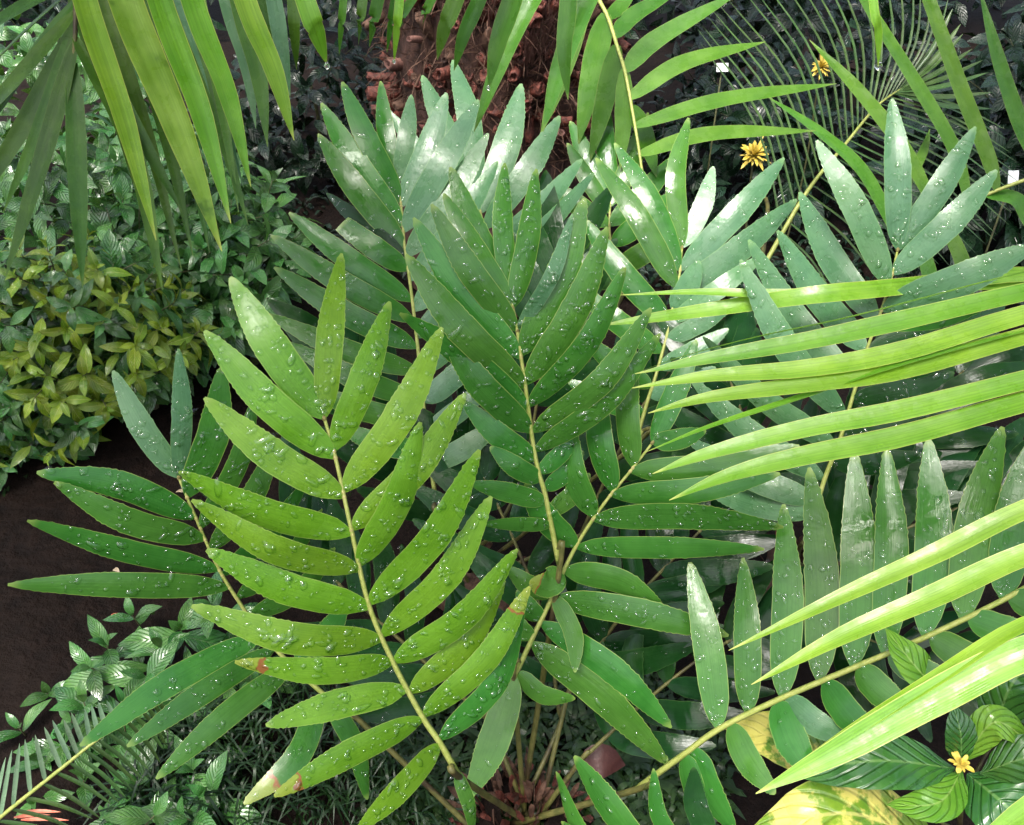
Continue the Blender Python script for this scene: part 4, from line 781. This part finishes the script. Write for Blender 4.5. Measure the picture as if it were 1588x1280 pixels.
def flower_head(parent, c, r, n, axis, wd=.34):
    for k in range(n):
        t = (k+.5)/n; a = k*2.4; pol = math.acos(1-1.25*t); a1 = nrm(np.cross(axis, [.3, .9, .1])); a2 = np.cross(axis, a1)
        dr = nrm(axis*math.cos(pol)+(a1*math.cos(a)+a2*math.sin(a))*math.sin(pol)); l = r*rng.uniform(.55, 1.1)*(1.35 if k % 5 == 0 else 1)
        V, nn, uv = blade([c, c+dr*l*.6+axis*l*.06, c+dr*l], nrm(axis+rng.normal(0, .1, 3)+dr*.01), r*wd*rng.uniform(.6, 1.3), 'pinna', np.linspace(0, 1, 6), .2, 0, across=2)
        obj('bract', V.reshape(-1, 3), grid_faces(6, 3), M['yellow'], parent, c, uv.reshape(-1, 2))
flower_head(vb, P(1490, 1186, 1.2), .017, 14, nrm(np.array([-.1, -.2, 1])))
for px, py, d, r, lab in [(1168, 242, 2.55, .045, 'ragged yellow flower in front of the dark shrub, the larger one'), (1272, 106, 3.0, .042, 'small yellow flower behind the thin arching cycad leaflets')]:
    c = P(px, py, d); gb = c.copy(); gb[2] = 0; f = empty('yellow_flower', gb, lab, 'flower', 'yellow flowers at the back')
    V, Fc = tube_vf(spline([gb, (gb+c)/2+np.array([.02, .01, 0]), c], 8), np.linspace(.004, .003, 8), 5); obj('stem', V, Fc, M['stem'], f, gb)
    flower_head(f, c, r, 46, nrm(np.array([.1, -.5, 1])), .2)

# ------------------------------------------------------------------ small things
def plate(px, py, d, w_, h_, lab):
    c = P(px, py, d); gb = c.copy(); gb[2] = 0; e = empty('plant_label', gb, lab, 'label', 'white plant labels')
    n = nrm(np.array([.05, -1, .55])); x = nrm(np.cross(ZUP, n)); y = np.cross(n, x); V = [c+x*sx*w_/2+y*sy*h_/2+n*sz*.002 for sz in (0, 1) for sx, sy in ((-1, -1), (1, -1), (1, 1), (-1, 1))]
    obj('plate', V, [(0, 3, 2, 1), (4, 5, 6, 7), (0, 1, 5, 4), (1, 2, 6, 5), (2, 3, 7, 6), (3, 0, 4, 7)], M['white'], e, c, smooth=False)
    V, Fc = tube_vf([gb+np.array([0, 0, -.02]), c+np.array([0, .004, -.0])], .003, 5); obj('stake', V, Fc, M['stem'], e, gb)
plate(1120, 105, 3.1, .04, .028, 'small white plant label on a stake above the yellow flower')
plate(1571, 275, 2.6, .03, .036, 'small white plant label beside the strap leaflets and dark leaves')
def litter(px, py, L, W, mat, lab, grp, z=None):
    p = PG(px, py, .012); a = rng.uniform(0, 6.28); dr = np.array([math.cos(a), math.sin(a), rng.normal(0, .1)])
    V, n, uv = blade([p-dr*L/2, p+np.array([0, 0, L*.18]), p+dr*L/2], np.array([0, 0, 1.]), W, 'broad', np.linspace(0, 1, 7), .1, -.1, across=2)
    tag(obj('fallen_leaf', V.reshape(-1, 3), grid_faces(7, 3), M[mat], None, p, uv.reshape(-1, 2)), lab, 'leaf', grp)
for px, py in [(178, 957), (310, 605), (140, 962), (78, 775), (95, 985), (228, 705)]: litter(px, py, .028, .016, 'litter_red', 'tiny red fallen leaf on the wet soil', 'red leaf scraps on the soil')
for px, py in [(270, 740), (262, 640), (280, 763), (268, 655), (240, 755), (60, 965), (35, 1045), (180, 885), (120, 905), (30, 912), (290, 700), (245, 690), (225, 640), (310, 650), (5, 950), (150, 930)]: litter(px, py, .026, .012, 'litter_pale', 'tiny pale fallen leaf on the wet soil', 'pale leaf scraps on the soil')
for px, py in [(35, 810), (58, 835), (180, 700), (190, 743), (125, 872), (32, 942), (60, 778), (95, 712), (15, 760)]: litter(px, py, .034, .024, 'litter_green', 'tiny green fallen leaf on the wet soil', 'green leaf scraps on the soil')
for px, py, L in [(62, 1260, .07), (70, 1272, .08), (50, 1266, .06)]:
    p = P(px, py, 1.585); dr = nrm(np.array([1, .1, -.05])+rng.normal(0, .08, 3)); V, n, uv = blade([p-dr*L/2, p+np.array([0, 0, .004]), p+dr*L/2], nrm(np.array([0, -.3, 1.])), .0065, 'palm', np.linspace(0, 1, 7), .1, 0, across=2)
    tag(obj('fallen_petal', V.reshape(-1, 3), grid_faces(7, 3), M['litter_red'], None, p, uv.reshape(-1, 2)), 'coral-red fallen petal caught on the pale comb-like frond', 'petal', 'coral petals on the frond')
p = PG(932, 1190, .14); V, n, uv = blade([p+np.array([-.04, 0, 0]), p+np.array([0, 0, .02]), p+np.array([.045, .01, -.01])], nrm(np.array([0, -.6, .8])), .06, 'broad', np.linspace(0, 1, 9), .1, -.1, across=4)
lf = obj('fallen_leaf', V.reshape(-1, 3), grid_faces(9, 5), plain_mat('brown_red_leaf', (.04, .011, .009), (.06, .02, .015), 40, .45), None, p, uv.reshape(-1, 2)); tag(lf, 'rounded red-brown dead leaf caught among the cycad stalks', 'leaf')
# grass and ground cover
def grass(name, label, poly, n, l0, l1, wd, mat, spread=.5, zc=0.0):
    V = []; Fc = []; UV = []; xs = [q_[0] for q_ in poly]; ys = [q_[1] for q_ in poly]; k = 0
    while k < n:
        u, v = rng.uniform(min(xs), max(xs)), rng.uniform(min(ys), max(ys))
        if not inside(u, v, poly): continue
        k += 1; p = PG(u, v); l = rng.uniform(l0, l1); a = rng.uniform(0, 6.28); h = np.array([math.cos(a), math.sin(a), 0])*spread*rng.uniform(.4, 1.3)
        B_, n_, uv = blade([p, p+h*l*.35+ZUP*l*.5, p+h*l+ZUP*l*rng.uniform(.25, .6)], nrm(np.array([0, 0, 1.])-h*.3+rng.normal(0, .05, 3)), wd*rng.uniform(.7, 1.3), 'pinna', np.linspace(0, 1, 6), 0, 0, across=1)
        o = len(V)*12; V.append(B_.reshape(-1, 3)); UV.append(uv.reshape(-1, 2)); Fc += [tuple(o+i for i in f) for f in grid_faces(6, 2)]
    ob = obj(name, np.vstack(V), Fc, M[mat], None, V[0][0], np.vstack(UV)); tag(ob, label, 'grass' if name == 'grass' else 'ground cover', None, 'stuff')
grass('grass', 'dark thin grass blades on the ground below the front frond', [(240, 1100), (520, 1080), (640, 1150), (700, 1300), (200, 1310)], 900, .1, .22, .0045, 'grass')
grass('ground_cover', 'tiny mossy leaves covering the ground between the stalks', [(560, 1040), (980, 1020), (1150, 1150), (1100, 1300), (560, 1300)], 2600, .02, .07, .012, 'moss', .9)
grass('moss_patch', 'mossy tuft at the edge of the soil under the bush', [(0, 720), (70, 715), (90, 745), (0, 765)], 400, .02, .06, .02, 'moss', .9)
grass('undergrowth', 'sparse dark undergrowth around the shaggy trunk', [(380, 150), (1100, 150), (1500, 420), (1150, 480), (450, 420)], 1500, .03, .12, .02, 'dusk', .9)
